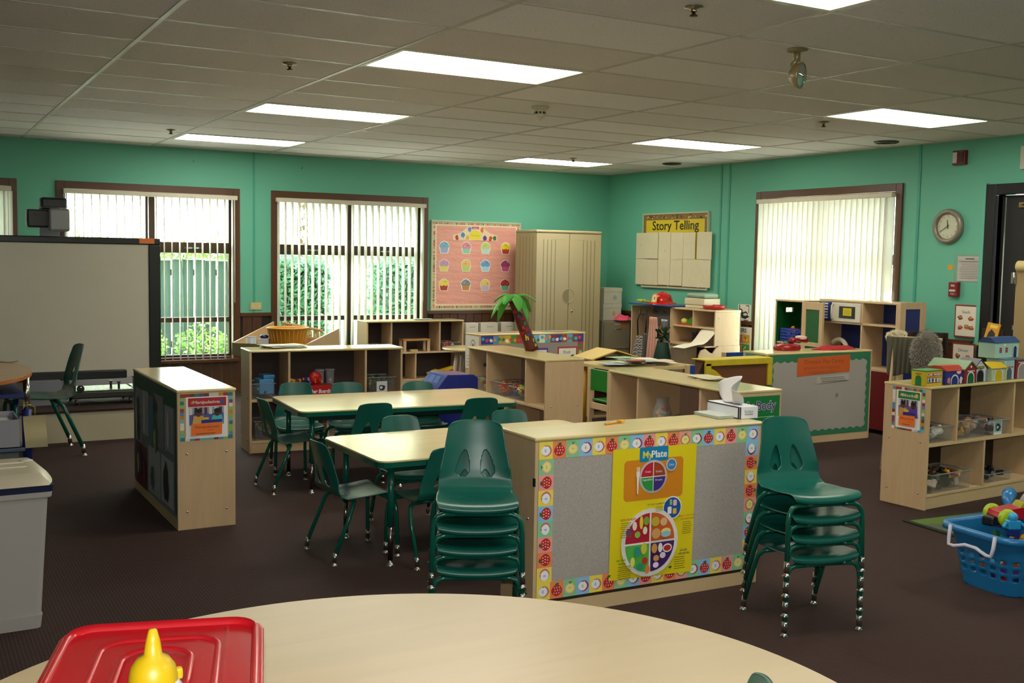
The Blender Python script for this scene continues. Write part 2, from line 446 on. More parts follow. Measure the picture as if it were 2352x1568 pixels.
# raised carpeted platform under the whiteboard
plat = B(XL + .02, -0.30, 3.70, YB - .02, 0.0, 0.235, mat('b9b193', 0.45), 'floor_platform', None, 0.003, **S)
rel(B(XL + .02, -0.29, 3.69, YB - .02, 0.236, 0.252, CARPET, 'carpet_top', plat), plat)

# windows on the back wall
SASH = mat('3a2417', 0.3, kind='woodx', scale=3.1)
def window(nm, a, b):
    w = thing(nm, None, None); w['kind'] = 'structure'
    c = MB(); t = .075
    for q in ((a, a + t, ZB - .0, ZT), (b - t, b, ZB, ZT), (a + t, b - t, ZT - t, ZT), (a + t, b - t, ZB, ZB + .06)):
        c.box(q[0], q[1], YB - .022, YB, q[2], q[3], TRIM)
    c.build('casing', w, .004)
    B(a + .02, b - .02, YB - .06, YB + .12, ZB + .0, ZB + .035, TRIM, 'window_sill', w, .004)
    m = (a + b) / 2
    f = MB()
    for q in ((a + .04, a + .10), (b - .10, b - .04), (m - .048, m + .048)): f.box(q[0], q[1], YB + .07, YB + .13, ZB + .03, ZT - .05, SASH)
    for z0, z1 in ((1.50, 1.615), (.757, .812), (ZB + .03, ZB + .08), (ZT - .11, ZT - .05)):
        f.box(a + .10, m - .048, YB + .072, YB + .128, z0, z1, SASH); f.box(m + .048, b - .10, YB + .072, YB + .128, z0, z1, SASH)
    f.build('sash_frame', w, .003)
    for p, q in ((a + .10, m - .048), (m + .048, b - .10)):
        for z0, z1 in ((.41, .757), (.812, 1.50), (1.615, ZT - .11)):
            B(p, q, YB + .098, YB + .102, z0, z1, GLASS, 'pane', w)
        MB().box(-.09, .09, -.012, 0, -.008, .008, CHROME).box(-.02, .02, -.03, -.01, -.006, .006, CHROME).build('latch', w, loc=((p + q) / 2, YB + .07, 1.555))
    return w
for k, (a, b) in enumerate(WINS): window('window_%d' % (k + 1), a, b)
# window in the clock wall
w = thing('window_4', None, None); w['kind'] = 'structure'
c = MB()
for y0, y1, z0, z1 in ((1.59, 1.665, .30, 2.26), (3.465, 3.54, .30, 2.26), (1.665, 3.465, 2.185, 2.26), (1.665, 3.465, .30, .36)): c.box(XR - .022, XR, y0, y1, z0, z1, TRIM)
c.build('casing', w, .004)
f = MB()
for y0, y1 in ((1.64, 1.70), (3.43, 3.49), (2.52, 2.61)): f.box(XR + .07, XR + .13, y0, y1, .37, 2.2, SASH)
for z0, z1 in ((1.5, 1.6), (.78, .83), (.37, .42), (2.14, 2.2)): f.box(XR + .072, XR + .128, 1.70, 2.52, z0, z1, SASH); f.box(XR + .072, XR + .128, 2.61, 3.43, z0, z1, SASH)
f.build('sash_frame', w, .003)
for y0, y1 in ((1.7, 2.52), (2.61, 3.43)):
    for z0, z1 in ((.42, .78), (.83, 1.5), (1.6, 2.14)): B(XR + .098, XR + .102, y0, y1, z0, z1, GLASS, 'pane', w)

# vertical blinds
def vane_mesh(h, w=.089):
    m = MB(); n = 6; vs = []
    for z in (0, h):
        for i in range(n + 1):
            u = i / n - .5; vs.append((u * w, .006 * (1 - 4 * u * u), z))
    m.add(vs, [(i, i + 1, n + 2 + i, n + 1 + i) for i in range(n)], VANE, True)
    return m
RAIL = mat('cfc9b4', 0.4)
def blind(label, along, a, b, depth, z0, z1, ang, step, gap=None, grp='vertical window blinds'):
    t = thing('vertical_blind', label, 'blinds', (0, 0, 0), 0, grp)
    if along == 'x': B(a, b, depth - .03, depth + .02, z1, z1 + .045, RAIL, 'headrail', t, .004)
    else: B(depth - .02, depth + .03, a, b, z1, z1 + .045, RAIL, 'headrail', t, .004)
    me = None; k = int((b - a - .06) / step)
    for i in range(k + 1):
        p = a + .03 + i * step
        if me is None:
            o = vane_mesh(z1 - z0).build('vane', t); s = o.modifiers.new('solidify', 'SOLIDIFY'); s.thickness = .0012; me = o.data
        else:
            o = bpy.data.objects.new('vane', me); COL.objects.link(o); o.parent = t
            s = o.modifiers.new('solidify', 'SOLIDIFY'); s.thickness = .0012
        o.location = (p, depth, z0) if along == 'x' else (depth, p, z0)
        o.rotation_euler = (0, 0, math.radians(ang + random.uniform(-2.5, 2.5)))
    MB().tube([(0, 0, 0), (0, 0, -1.1)], .004, WHITE, 6).build('control_wand', t, loc=((b - .03, depth - .02, z1) if along == 'x' else (depth - .05, a + .05, z1)))
    return t
blind('open vertical blind half hidden by the whiteboard, vanes seen edge on', 'x', -.86, .88, YB - .055, .37, 2.075, 86, .079)
blind('open vertical blind of the window beside the cupcake board', 'x', 1.31, 3.12, YB - .055, .37, 2.075, 90, .079)
blind('greyish closed vertical blind at the edge behind the projector', 'x', -3.05, -1.33, YB - .055, .37, 2.075, 18, .079)
blind('closed glowing white vertical blind behind the play kitchen', 'y', 1.66, 3.47, XR - .06, .37, 2.13, 90 + 20, .071)

# door at the clock wall, in a black frame
d = thing('door_1', None, None); d['kind'] = 'structure'
DB = mat('100f11', 0.35); DBR = mat('1a1718', 0.45)
c = MB()
for y0, y1, z0, z1 in ((.60, .71, 0, 2.2), (-.53, -.42, 0, 2.2), (-.42, .60, 2.11, 2.2)): c.box(XR - .045, XR + .1, y0, y1, z0, z1, DB)
c.build('door_frame', d, .004)
B(XR + .03, XR + .075, -.42, .585, 0.01, 2.105, DBR, 'door_leaf', d, .003)
B(XR + .018, XR + .03, .535, .55, .05, 2.09, CHROME, 'weather_strip', d, .002)
MB().box(-.03, 0, -.16, .16, -.022, .022, mat('a38a55', 0.35, 0.8)).tube([(-.03, -.1, 0), (-.09, .02, 0), (-.03, .14, .0)], .008, CHROME).build('door_closer', d, .003, loc=(XR + .03, .25, 2.02))
MB().box(-.05, -.03, -.3, .3, -.02, .02, CHROME).box(-.03, 0, -.3, -.26, -.03, .03, CHROME).box(-.03, 0, .26, .3, -.03, .03, CHROME).build('push_bar', d, .003, loc=(XR + .03, .1, 1.0))

# ================================================================ outside the windows
GR = special('pale_concrete_ground', lambda n, l, b: (b.inputs['Base Color'].__setattr__('default_value', (*lin('cfcabb'), 1)), b.inputs['Roughness'].__setattr__('default_value', .9)))
B(-30, 40, -30, 45, -.25, -.12, mat('d8d3c4', 0.9, kind='speckle', scale=3), 'ground', None, **S)
B(-30, XR + 40, YB + .22, YB + 1.3, H + .15, H + .25, mat('b0aa9c', .8), 'trim_20', None, **S)  # unseen eave slab, added to keep the sun off the back windows
LF1 = special('hedge_leaf', leaf_mat('2f6148', '6fa87c')); LF2 = special('shrub_leaf', leaf_mat('35602a', '8fb84a')); LF3 = special('tree_leaf', leaf_mat('ccd8a4', 'eef0d4'))  # window glare put into hedge leaf colour, overexposed daylight into tree leaf colour
def leaves(name, mt, spots, size, label, cat, group=None, core=None, stems=()):
    m = MB(); vs, fs = [], []
    for p in spots:
        a = Vector((random.gauss(0, 1), random.gauss(0, 1), random.gauss(0, 1))).normalized(); b = a.orthogonal().normalized(); s = size * random.uniform(.6, 1.3)
        k = len(vs); p = Vector(p); vs += [p + a * s, p + b * s * .45, p - a * s, p - b * s * .45]; fs.append((k, k + 1, k + 2, k + 3))
    m.add(vs, fs, mt)
    t = thing(name, label, cat, (0, 0, 0), 0, group)
    o = m.build('foliage', t, kind='stuff')
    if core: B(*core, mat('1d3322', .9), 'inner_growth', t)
    if stems:
        s = MB()
        for a, b, r in stems: s.tube([a, (Vector(a) + Vector(b)) / 2 + Vector((.05, 0, 0)), b], [r, r * .8, r * .5], mat('4a3a2a', .9, kind='fabric'), 6)
        s.build('stem', t)
    return t
R_ = random.uniform
def boxspots(x0, x1, y0, y1, z0, z1, n):
    out = []
    for _ in range(n):
        f = random.random()
        if f < .6: p = (R_(x0, x1), y0 + abs(random.gauss(0, .05)) - .03, R_(z0, z1))
        elif f < .85: p = (R_(x0, x1), R_(y0, y1), z1 + random.gauss(0, .06))
        else: p = (random.choice((x0, x1)) + random.gauss(0, .04), R_(y0, y1), R_(z0, z1))
        out.append(p)
    return out
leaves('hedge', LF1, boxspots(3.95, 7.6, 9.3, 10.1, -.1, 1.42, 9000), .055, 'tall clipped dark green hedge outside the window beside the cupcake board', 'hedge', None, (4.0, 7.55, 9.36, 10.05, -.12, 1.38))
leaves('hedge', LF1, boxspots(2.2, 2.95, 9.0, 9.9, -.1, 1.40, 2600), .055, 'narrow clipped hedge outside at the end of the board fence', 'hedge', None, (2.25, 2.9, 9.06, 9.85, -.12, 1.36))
fence = thing('board_fence', 'grey green fence of upright boards outside behind the whiteboard window', 'fence', (0, 9.9, -.12))
for i in range(44): B(-4.6 + i * .155, -4.6 + i * .155 + .143, -.012 + (i % 2) * .03, .012 + (i % 2) * .03, .05, 1.52 + R_(-.01, .01), mat('3d5148', .8, kind='darkwood'), 'fence_board', fence)
for z in (.3, 1.3): B(-4.6, 2.2, .05, .09, z, z + .09, mat('34453d', .8), 'fence_rail', fence)
SHL = ['tallest bright shrub before the outdoor fence behind the whiteboard', 'bright shrub before the outdoor fence just past the whiteboard frame', 'bushy shrub before the outdoor fence in the middle of the open window', 'low shrub before the outdoor fence by its last boards', 'shrub before the outdoor fence hidden mostly by the whiteboard']
for k, (x, y, r, h) in enumerate([(-.50, 9.2, .38, .75), (.36, 9.2, .40, .8), (1.22, 9.2, .38, .7), (1.95, 8.4, .30, .6), (-1.4, 9.2, .40, .7)]):
    sp = []
    while len(sp) < 800:
        q = (R_(-1, 1), R_(-1, 1))
        if math.hypot(*q) < 1: sp.append((x + q[0] * r, y + q[1] * r, -.05 + h * random.random() ** .8 * (1 - .4 * math.hypot(*q))))
    leaves('shrub', LF2, sp, .035, SHL[k], 'shrub', 'shrubs by the outdoor fence', stems=[((x, y, -.12), (x + R_(-.2, .2), y, h * .7), .012) for _ in range(5)])
sp = []
for i in range(2600): sp.append((R_(-4.4, 2.2), 9.9 + random.gauss(0, .12), 1.42 + abs(random.gauss(0, .12))))
leaves('climbing_plant', LF2, sp, .05, 'bright green climber spilling over the top of the outdoor fence', 'plant')
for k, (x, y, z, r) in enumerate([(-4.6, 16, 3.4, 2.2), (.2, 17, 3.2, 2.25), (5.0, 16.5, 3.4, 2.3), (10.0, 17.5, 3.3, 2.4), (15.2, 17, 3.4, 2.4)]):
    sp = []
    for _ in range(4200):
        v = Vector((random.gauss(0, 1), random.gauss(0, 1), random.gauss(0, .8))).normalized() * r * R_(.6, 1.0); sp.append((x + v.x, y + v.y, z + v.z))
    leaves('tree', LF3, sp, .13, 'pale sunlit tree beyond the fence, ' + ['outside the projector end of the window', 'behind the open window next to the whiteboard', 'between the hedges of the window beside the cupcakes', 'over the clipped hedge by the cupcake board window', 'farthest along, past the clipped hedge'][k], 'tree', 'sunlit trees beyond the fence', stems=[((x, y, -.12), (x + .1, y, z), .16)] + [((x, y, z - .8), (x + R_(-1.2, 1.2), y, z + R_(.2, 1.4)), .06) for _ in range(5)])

# ================================================================ storage shelves
def bolts(t, x, sgn, ys, zs, m=CHROME):
    for y in ys:
        for z in zs:
            MB().ball((0, 0, 0), .007, m, seg=8, rings=4).build('bolt', t, loc=(x + sgn * .001, y, z))
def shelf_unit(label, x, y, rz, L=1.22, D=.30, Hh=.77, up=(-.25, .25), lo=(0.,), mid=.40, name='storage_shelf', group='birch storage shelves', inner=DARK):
    t = thing(name, label, 'shelf', (x, y, 0), rz, group)
    h = L / 2; w = .018
    for s in (-1, 1):
        B(min(s * h, s * (h - w)), max(s * h, s * (h - w)), -D / 2, D / 2, 0, Hh - .018, BIRCH, 'side_panel', t, .003)
        bolts(t, s * h, s, (-D / 2 + .05, D / 2 - .05), (.10, .42))
    B(-h - .004, h + .004, -D / 2 - .006, D / 2 + .004, Hh - .018, Hh, TOPLAM, 'top_panel', t, .007)
    B(-h + w, h - w, -D / 2 + .012, D / 2 - .01, .075, .093, BIRCHX, 'bottom_shelf', t, .002)
    B(-h + w, h - w, -D / 2 + .016, -D / 2 + .034, 0, .075, BIRCHX, 'kick_board', t, .002)
    B(-h + w, h - w, -D / 2 + .004, D / 2 - .01, mid - .009, mid + .009, BIRCHX, 'shelf', t, .002)
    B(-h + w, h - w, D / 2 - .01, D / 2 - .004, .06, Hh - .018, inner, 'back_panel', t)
    B(-h + w, h - w, D / 2 - .022, D / 2 - .001, 0, .06, BIRCHX, 'rear_kick_board', t)
    for f in up: B(f * L - .009, f * L + .009, -D / 2 + .008, D / 2 - .01, mid + .009, Hh - .018, BIRCH, 'divider', t, .002)
    for f in lo: B(f * L - .009, f * L + .009, -D / 2 + .008, D / 2 - .01, .093, mid - .009, BIRCH, 'divider', t, .002)
    return t
PINK = mat('b09483', .5, kind='wood')
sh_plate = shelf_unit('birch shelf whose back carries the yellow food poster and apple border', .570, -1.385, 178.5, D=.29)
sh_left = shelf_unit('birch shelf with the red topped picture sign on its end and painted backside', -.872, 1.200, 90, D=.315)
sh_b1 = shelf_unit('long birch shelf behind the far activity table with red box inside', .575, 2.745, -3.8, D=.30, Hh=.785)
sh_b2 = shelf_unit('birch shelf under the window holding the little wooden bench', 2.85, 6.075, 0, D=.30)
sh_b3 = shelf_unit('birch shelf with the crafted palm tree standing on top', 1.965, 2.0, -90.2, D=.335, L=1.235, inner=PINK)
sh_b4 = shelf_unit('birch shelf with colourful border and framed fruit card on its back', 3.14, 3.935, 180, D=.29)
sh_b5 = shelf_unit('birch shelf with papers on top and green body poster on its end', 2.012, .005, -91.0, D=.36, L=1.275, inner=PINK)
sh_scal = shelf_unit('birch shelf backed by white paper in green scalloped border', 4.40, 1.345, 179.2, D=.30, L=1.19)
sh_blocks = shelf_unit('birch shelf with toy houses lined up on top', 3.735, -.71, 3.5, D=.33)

# ================================================================ activity tables
def rrect_pts(hx, hy, r, n=5):
    p = []
    for cx, cy, a0 in ((hx - r, -hy + r, -90), (hx - r, hy - r, 0), (-hx + r, hy - r, 90), (-hx + r, -hy + r, 180)):
        for k in range(n + 1):
            a = math.radians(a0 + 90 * k / n); p.append((cx + r * math.cos(a), cy + r * math.sin(a)))
    return p
LAM = mat('d9c795', 0.2, kind='woodx', scale=1.0)
def act_table(label, x, y, rz, hx, hy, hz):
    t = thing('activity_table', label, 'table', (x, y, 0), rz, 'activity tables with green edges')
    MB().prism(rrect_pts(hx - .003, hy - .003, .055), hz - .008, hz, LAM).build('tabletop', t)
    MB().prism(rrect_pts(hx, hy, .06), hz - .034, hz - .0075, GREENT).build('edge_band', t, .006, 3)
    MB().prism(rrect_pts(hx - .1, hy - .1, .02), hz - .075, hz - .034, mat('10362e', .4)).build('apron', t)
    for sx in (-1, 1):
        for sy in (-1, 1):
            l = thing('leg', None, None, (sx * (hx - .10), sy * (hy - .10), 0)); l.parent = t
            MB().tube([(0, 0, .20), (0, 0, hz - .034)], .017, GREENT, 12).build('upper_tube', l)
            MB().tube([(0, 0, .03), (0, 0, .21)], .0125, mat('8a8a88', .2, 1.0), 10).build('adjustable_tube', l)
            MB().lathe([(.02, 0), (.021, .006), (.012, .014), (.008, .03)], CHROME, 12).build('glide', l)
            MB().box(-.04, .04, -.04, .04, hz - .04, hz - .034, GREENT).build('bracket', l)
    return t
act_table('far rectangular activity table in front of the long shelf', .601, 1.405, -4.1, .755, .395, .54)
act_table('near rectangular activity table beside the stacked chairs', .392, -.235, .5, .76, .392, .54)

# big round teacher table in the foreground
t = thing('round_table', 'large pale round table filling the foreground', 'table', (-1.62, -3.75, 0))
n = 144; pts = []
NC, NR = (.20, -.47), .58     # the teacher's cut-out on the near side of the horseshoe
outer = [(.868 * math.cos(2 * PI * i / n), .868 * math.sin(2 * PI * i / n)) for i in range(n)]
keep = [i for i in range(n) if math.dist(outer[i], NC) > NR]
st = next(i for i in keep if (i - 1) % n not in keep)
while math.dist(outer[st % n], NC) > NR: pts.append(outer[st % n]); st += 1
a0 = math.atan2(pts[-1][1] - NC[1], pts[-1][0] - NC[0]); a1 = math.atan2(pts[0][1] - NC[1], pts[0][0] - NC[0])
while a1 < a0: a1 += 2 * PI
if a1 - a0 > PI: pass
pts += [(NC[0] + NR * math.cos(a0 + (a1 - a0) * k / 40), NC[1] + NR * math.sin(a0 + (a1 - a0) * k / 40)) for k in range(1, 40)]
RT = mat('c8b68f', 0.33, kind='woodx', scale=1.6)
MB().prism(pts, .692, .70, RT, smooth=True).build('tabletop', t)
MB().prism([(p[0] * 1.004, p[1] * 1.004) for p in pts], .668, .6915, mat('2c4a44', .4), smooth=True).build('edge_band', t)
for a in (15, 90, 165, 235):
    x, y = .66 * math.cos(math.radians(a)), .66 * math.sin(math.radians(a))
    l = MB().tube([(x, y, .02), (x, y, .668)], .02, GREENT, 12); l.lathe([(.024, 0), (.024, .01), (.01, .03)], CHROME, 12, Matrix.Translation((x, y, 0))); l.build('leg', t)

# ================================================================ plastic stacking chair (front faces -y)
def chair_shell():
    prof = [(-.178, .293), (-.184, .306), (-.176, .320), (-.15, .325), (-.10, .320), (-.04, .314), (.03, .311), (.09, .315), (.125, .330), (.147, .358), (.158, .395), (.168, .44), (.181, .495), (.194, .545), (.204, .585), (.208, .597)]
    wid = [.146, .154, .158, .159, .160, .160, .158, .155, .154, .151, .146, .136, .124, .1165, .111, .098]
    d = [0]
    for i in range(1, len(prof)): d.append(d[-1] + math.dist(prof[i], prof[i - 1]))
    T = d[-1]
    def smp(s):
        for i in range(1, len(d)):
            if s <= d[i] + 1e-9:
                f = (s - d[i - 1]) / (d[i] - d[i - 1]); a, b = prof[i - 1], prof[i]
                return a[0] + (b[0] - a[0]) * f, a[1] + (b[1] - a[1]) * f, wid[i - 1] + (wid[i] - wid[i - 1]) * f
        return prof[-1][0], prof[-1][1], wid[-1]
    NU, NV = 56, 90
    s_b = d[9]
    def hole(u, s):   # two teardrop openings low in the back, in metres on the sheet
        for c in (-.054, .054):
            x = (u - c); z = s - (s_b + .012)
            if 0 < z < .105:
                r = .032 * (1 - z / .105) ** .55 * min(1, (z / .022) ** .5)
                if abs(x + (-.012 if c < 0 else .012) * (z / .105)) < r: return True
        return False
    def halfw(z): return .032 * (1 - z / .105) ** .55 * min(1, (z / .022) ** .5)
    kept = {}
    for j in range(NV):
        for i in range(NU):
            sc = T * (j + .5) / NV; kept[(i, j)] = not hole(((i + .5) / NU * 2 - 1) * smp(sc)[2], sc)
    for (i, j), k in list(kept.items()):      # no lone faces inside the openings
        if k and 0 < i < NU - 1 and 0 < j < NV - 1 and sum(kept[q] for q in ((i - 1, j), (i + 1, j), (i, j - 1), (i, j + 1))) <= 1: kept[(i, j)] = False
    vs, idx, fs = [], {}, []
    for j in range(NV + 1):
        s = T * j / NV; y, z, w = smp(s)
        for i in range(NU + 1):
            u = (i / NU * 2 - 1); x = u * w
            around = [kept.get(q, True) for q in ((i - 1, j - 1), (i, j - 1), (i - 1, j), (i, j))]; zz0 = s - (s_b + .012)
            if not all(around) and any(around) and .001 < zz0 < .104:
                c = -.054 if x < 0 else .054; c2 = c - (-.012 if c < 0 else .012) * (zz0 / .105); hw = halfw(zz0)
                x = c2 + math.copysign(hw, x - c2) if abs(x - c2) > hw * .35 else x; u = x / w
            back = min(1, max(0, (s - d[8]) / .08))
            seat = 1 - min(1, max(0, (s - d[6]) / .06))
            yy = y - .026 * back * abs(u) ** 2.2
            zz = z + seat * (.010 * abs(u) ** 3 - .006 * (1 - u * u)) - .016 * (abs(u) ** 4) * min(1, max(0, (s - T * .86) / (T * .12)))
            idx[(i, j)] = len(vs); vs.append((x, yy, zz))
    for j in range(NV):
        for i in range(NU):
            if not kept[(i, j)]: continue
            fs.append((idx[(i, j)], idx[(i + 1, j)], idx[(i + 1, j + 1)], idx[(i, j + 1)]))
    used = sorted({i for f in fs for i in f}); mp_ = {a: b for b, a in enumerate(used)}
    return [vs[i] for i in used], [tuple(mp_[i] for i in f) for f in fs]
def make_chair(label, group):
    t = thing('stacking_chair', label, 'chair', (0, 0, 0), 0, group)
    vs, fs = chair_shell()
    o = MB().add(vs, fs, GREEN, True).build('seat_shell', t)
    s = o.modifiers.new('smooth', 'SMOOTH'); s.factor = .5; s.iterations = 3
    s = o.modifiers.new('solidify', 'SOLIDIFY'); s.thickness = .0045; s.offset = -1
    FR = mat('0b5646', .2)
    for sx in (-1, 1):
        for yf, yt, yr in ((-.172, -.166, -.160), (.172, .075, .045)):
            zr = .286 if yf < 0 else .298
            l = MB().tube([(sx * .085, yr, zr), (sx * .128, yr, zr - .001), (sx * .152, (yr + yt) / 2, zr - .009), (sx * .166, yt, zr - .030), (sx * .171, yt + (yf - yt) * .2, .218), (sx * .174, yf, .035)], .0105, FR, 10)
            o = l.build('leg', t)
            MB().tube([(sx * .1736, yf - (yf - yt) * .07, .062), (sx * .1745, yf, .016)], .0117, CHROME, 10).lathe([(.017, 0), (.018, .004), (.010, .010), (.008, .018)], CHROME, 12, Matrix.Translation((sx * .1745, yf, 0))).build('glide', o)
    MB().tube([(-.09, -.160, .286), (0, -.160, .2865), (.09, -.160, .286)], .0105, FR, 8).build('front_rail', t)
    MB().tube([(-.09, .045, .298), (0, .045, .2985), (.09, .045, .298)], .0105, FR, 8).build('rear_rail', t)
    return t
KIDS.clear()
ch0 = make_chair('green chair on the window side of the far table, by the end with blue bins', 'green plastic chairs at the far table')
cache_kids(ch0)
ch0.location = (.10, 1.93, 0); ch0.rotation_euler = (0, 0, math.radians(-12))
GA, GB = 'green plastic chairs at the far table', 'green plastic chairs at the near table'
for x, y, rz, lb, g in (
    (.45, 1.80, -8, 'green chair on the window side of the far table, between two like it', GA),
    (.93, 1.66, -14, 'green chair on the window side of the far table, closest to the blue tub', GA),
    (.27, 1.10, 176, 'dark green chair seen from behind at the middle of the far table', GA),
    (1.03, 1.07, 170, 'dark green chair seen from behind at the far table corner by the palm shelf', GA),
    (-.135, 1.40, 92, 'green chair tucked sideways under the short end of the far table', GA),
    (.16, .17, -4, 'light green chair behind the near table, nearer its free end', GB),
    (.85, .13, -8, 'light green chair behind the near table, next to the yellow food poster shelf', GB),
    (-.01, -.47, 183, 'green chair pushed under the near table beside the stack of four', GB),
    (-.345, -.225, 93, 'green chair with open seat at the short end of the near table', GB)):
    dup(ch0, (x, y, 0), rz, lb, g)
ORD = ['bottom', 'second from bottom', 'third from bottom', 'top']
a = math.radians(-25.8)
for k in range(4):
    dup(ch0, (-.409 - math.sin(a) * .135 * 1 , -1.695 + math.cos(a) * .135, .083 * k), -25.8, 'green stacked chair, %s of the stack before the grey shelf side' % ORD[k], 'stack of chairs between table and poster shelf')
for k in range(4):
    dup(ch0, (.976, -2.03, .0825 * k), -13.9, 'green stacked chair, %s of the stack standing clear on the carpet' % ORD[k], 'stack of chairs beside the apple border')
dup(ch0, (-1.40, 3.30, 0), -86, 'larger green chair at the desk by the whiteboard', 'larger green chairs', 1.36)
dup(ch0, (-1.33, -3.84, 0), 226, 'green chair back peeking over the edge of the round foreground table', 'larger green chairs', 1.38)

# ================================================================ print on the shelves
APB = ['f2dd55', 'ef8f5a', '86cf98', '8ec3ea', 'f2dd55', 'ef8f5a', '86cf98', '8ec3ea', 'f0a39b', 'f2dd55', 'ef8f5a', 'f0a39b', '86cf98', '8ec3ea', 'f2dd55', 'f0a39b', '86cf98', '8ec3ea']
APK = 'sbgpsbgpbsborgsbhyp'
def apple(P, cu, cv, w, h, bg, k, rot=0):
    b = P.h
    P.rect(cu - w / 2, cv - h / 2, cu + w / 2, cv + h / 2, bg)
    r = min(w, h) * .36
    def T(x, y):
        c, s = math.cos(rot), math.sin(rot); return cu + (x * c - y * s), cv + (x * s + y * c)
    def E(x, y, rx, ry, col, n=14):
        P.poly([T(x + rx * math.cos(2 * PI * i / n), y + ry * math.sin(2 * PI * i / n)) for i in range(n)], col)
    def apsh(x, y, q, col):
        P.poly([T(x + q * (1.0 + .12 * math.cos(2 * a)) * math.cos(a) * (1 - .12 * math.sin(a)) * -1, y + q * 1.08 * math.sin(a) * (1 - .16 * (1 if math.sin(a) > .9 else 0))) for a in [2 * PI * i / 18 for i in range(18)]], col)
    if k in 'wv':
        apsh(.1 * r, 0, r, 'c9737e' if k == 'w' else '9c2f5c'); apsh(-.08 * r, 0, r * .84, 'f4f2f6'); E(-.1 * r, -.05 * r, r * .2, r * .35, 'a9c6ea' if k == 'w' else 'c9d48a', 8)
        P.poly([T(-.05 * r, r * .7), T(.08 * r, r * .7), T(.15 * r, r * 1.2)], '5d4a2b')
    elif k == 'r':
        apsh(0, -.1 * r, r, 'c22b2b')
        for i in range(9): E((i % 3 - 1) * r * .5 + (.12 * r if i // 3 % 2 else -.05 * r), (i // 3 - 1) * r * .52 - .1 * r, r * .09, r * .16, 'f6eede', 6)
        P.poly([T(0, r * .75), T(r * .45, r * 1.15), T(-r * .05, r * 1.3), T(-r * .5, r * 1.05)], '1f6b3c')
    else:
        apsh(0, -.05 * r, r, 'e9b0a0' if k == 'y' else 'b8763a'); apsh(0, -.05 * r, r * .8, 'f0e88e'); E(-.15 * r, 0, .06 * r, .12 * r, '7a6a30', 6); E(.15 * r, 0, .06 * r, .12 * r, '7a6a30', 6)
        P.poly([T(0, r * .7), T(r * .5, r * 1.25), T(r * .05, r * 1.1), T(-r * .35, r * 1.2)], '2f8a4a')
    P.h = b
TY = ['w', 'r', 'y', 'v', 'w', 'r', 'y', 'v', 'r', 'w', 'r', 'o', 'v', 'r', 'w', 'r', 'y', 'v']
t = sh_plate; yb = .29 / 2
B(-.592, .592, yb - .004, yb, .075, .752, mat('a9a29b', .8, kind='cork', scale=120), 'pin_board', t)
P = Print((.61, yb + .0003, 0), (-1, 0, 0))
for i in range(18):
    x = .018 + .0658 * (i + .5); h = P.h
    apple(P, x, .7145, .0658, .075, APB[i], TY[i])
    apple(P, x, .1125, .0658, .075, APB[i], TY[i])
for i in range(8):
    apple(P, .018 + .036, .677 - .066 * (i + .5), .072, .066, ['86cf98', 'f0a39b', 'f2dd55', '8ec3ea', '86cf98', 'f0a39b', 'ef8f5a', 'f2dd55'][i], 'yrwrwrrw'[i], PI / 2)
    apple(P, 1.20 - .036, .677 - .066 * (i + .5), .072, .066, ['8ec3ea', 'ef8f5a', 'f2dd55', 'ef8f5a', 'f0a39b', '86cf98', '8ec3ea', 'f2dd55'][i], 'vrwrovrw'[i], -PI / 2)
P.build('apple_border', t)
# the yellow food poster, a paper sheet with its print
p = Print((.61, yb + .004, 0), (-1, 0, 0))
YEL = 'e9d617'
p.poly([(.378, .116), (.828, .104), (.838, .692), (.386, .694)], YEL)
p.rrect(.445, .458, .765, .640, .02, 'd98a1c')
p.rrect(.525, .628, .68, .694, .008, '1583b8')
p.text('My', .567, .645, .044, 'e8e24a', .02); p.text('Plate', .630, .645, .044, 'f6f6f2', .02)
def plate(cu, cv, r, cols, rim):
    p.ell(cu, cv, r * 1.12, r * 1.12, rim); p.ell(cu, cv, r * 1.0, r * 1.0, 'f2f0ea')
    g = r * .03
    for a, c, dx, dy in ((90, cols[0], -g, g), (0, cols[1], g, g), (180, cols[2], -g, -g), (270, cols[3], g, -g)): p.ell(cu + dx, cv + dy, r * .94, r * .94, c, a, a + 90, 10)
plate(.600, .560, .067, ('c41f35', 'a8441f', '2f9d46', '463088'), 'bdbcc2')
p.ell(.697, .607, .028, .028, 'e6e6ea'); p.ell(.697, .607, .024, .024, '3f86cc'); p.text('Dairy', .697, .603, .013, 'e6eef6')
for s, x, z in (('Fruits', .570, .580), ('Grains', .628, .578), ('Vegetables', .566, .545), ('Protein', .628, .540)): p.text(s, x, z, .013, 'f4e8e8')
p.poly([(.512, .49), (.518, .49), (.521, .57), (.509, .57)], 'f2ece0'); p.rrect(.506, .565, .524, .59, .005, 'f2ece0')
for k in range(4): p.rect(.507 + k * .0045, .585, .5095 + k * .0045, .61, 'f2ece0')
p.ell(.704, .412, .052, .052, 'f0f0f0'); p.ell(.704, .412, .047, .047, '2356a8')
p.rrect(.69, .425, .702, .45, .003, '9ccf7c'); p.rrect(.708, .42, .728, .447, .006, 'f0c8d0'); p.rrect(.678, .385, .70, .418, .006, 'f4f4f8'); p.rrect(.707, .383, .727, .408, .003, 'e8c04a')
plate(.585, .268, .137, ('b8203a', 'd8672a', '59b84a', '4a2272'), 'e9e7e0')
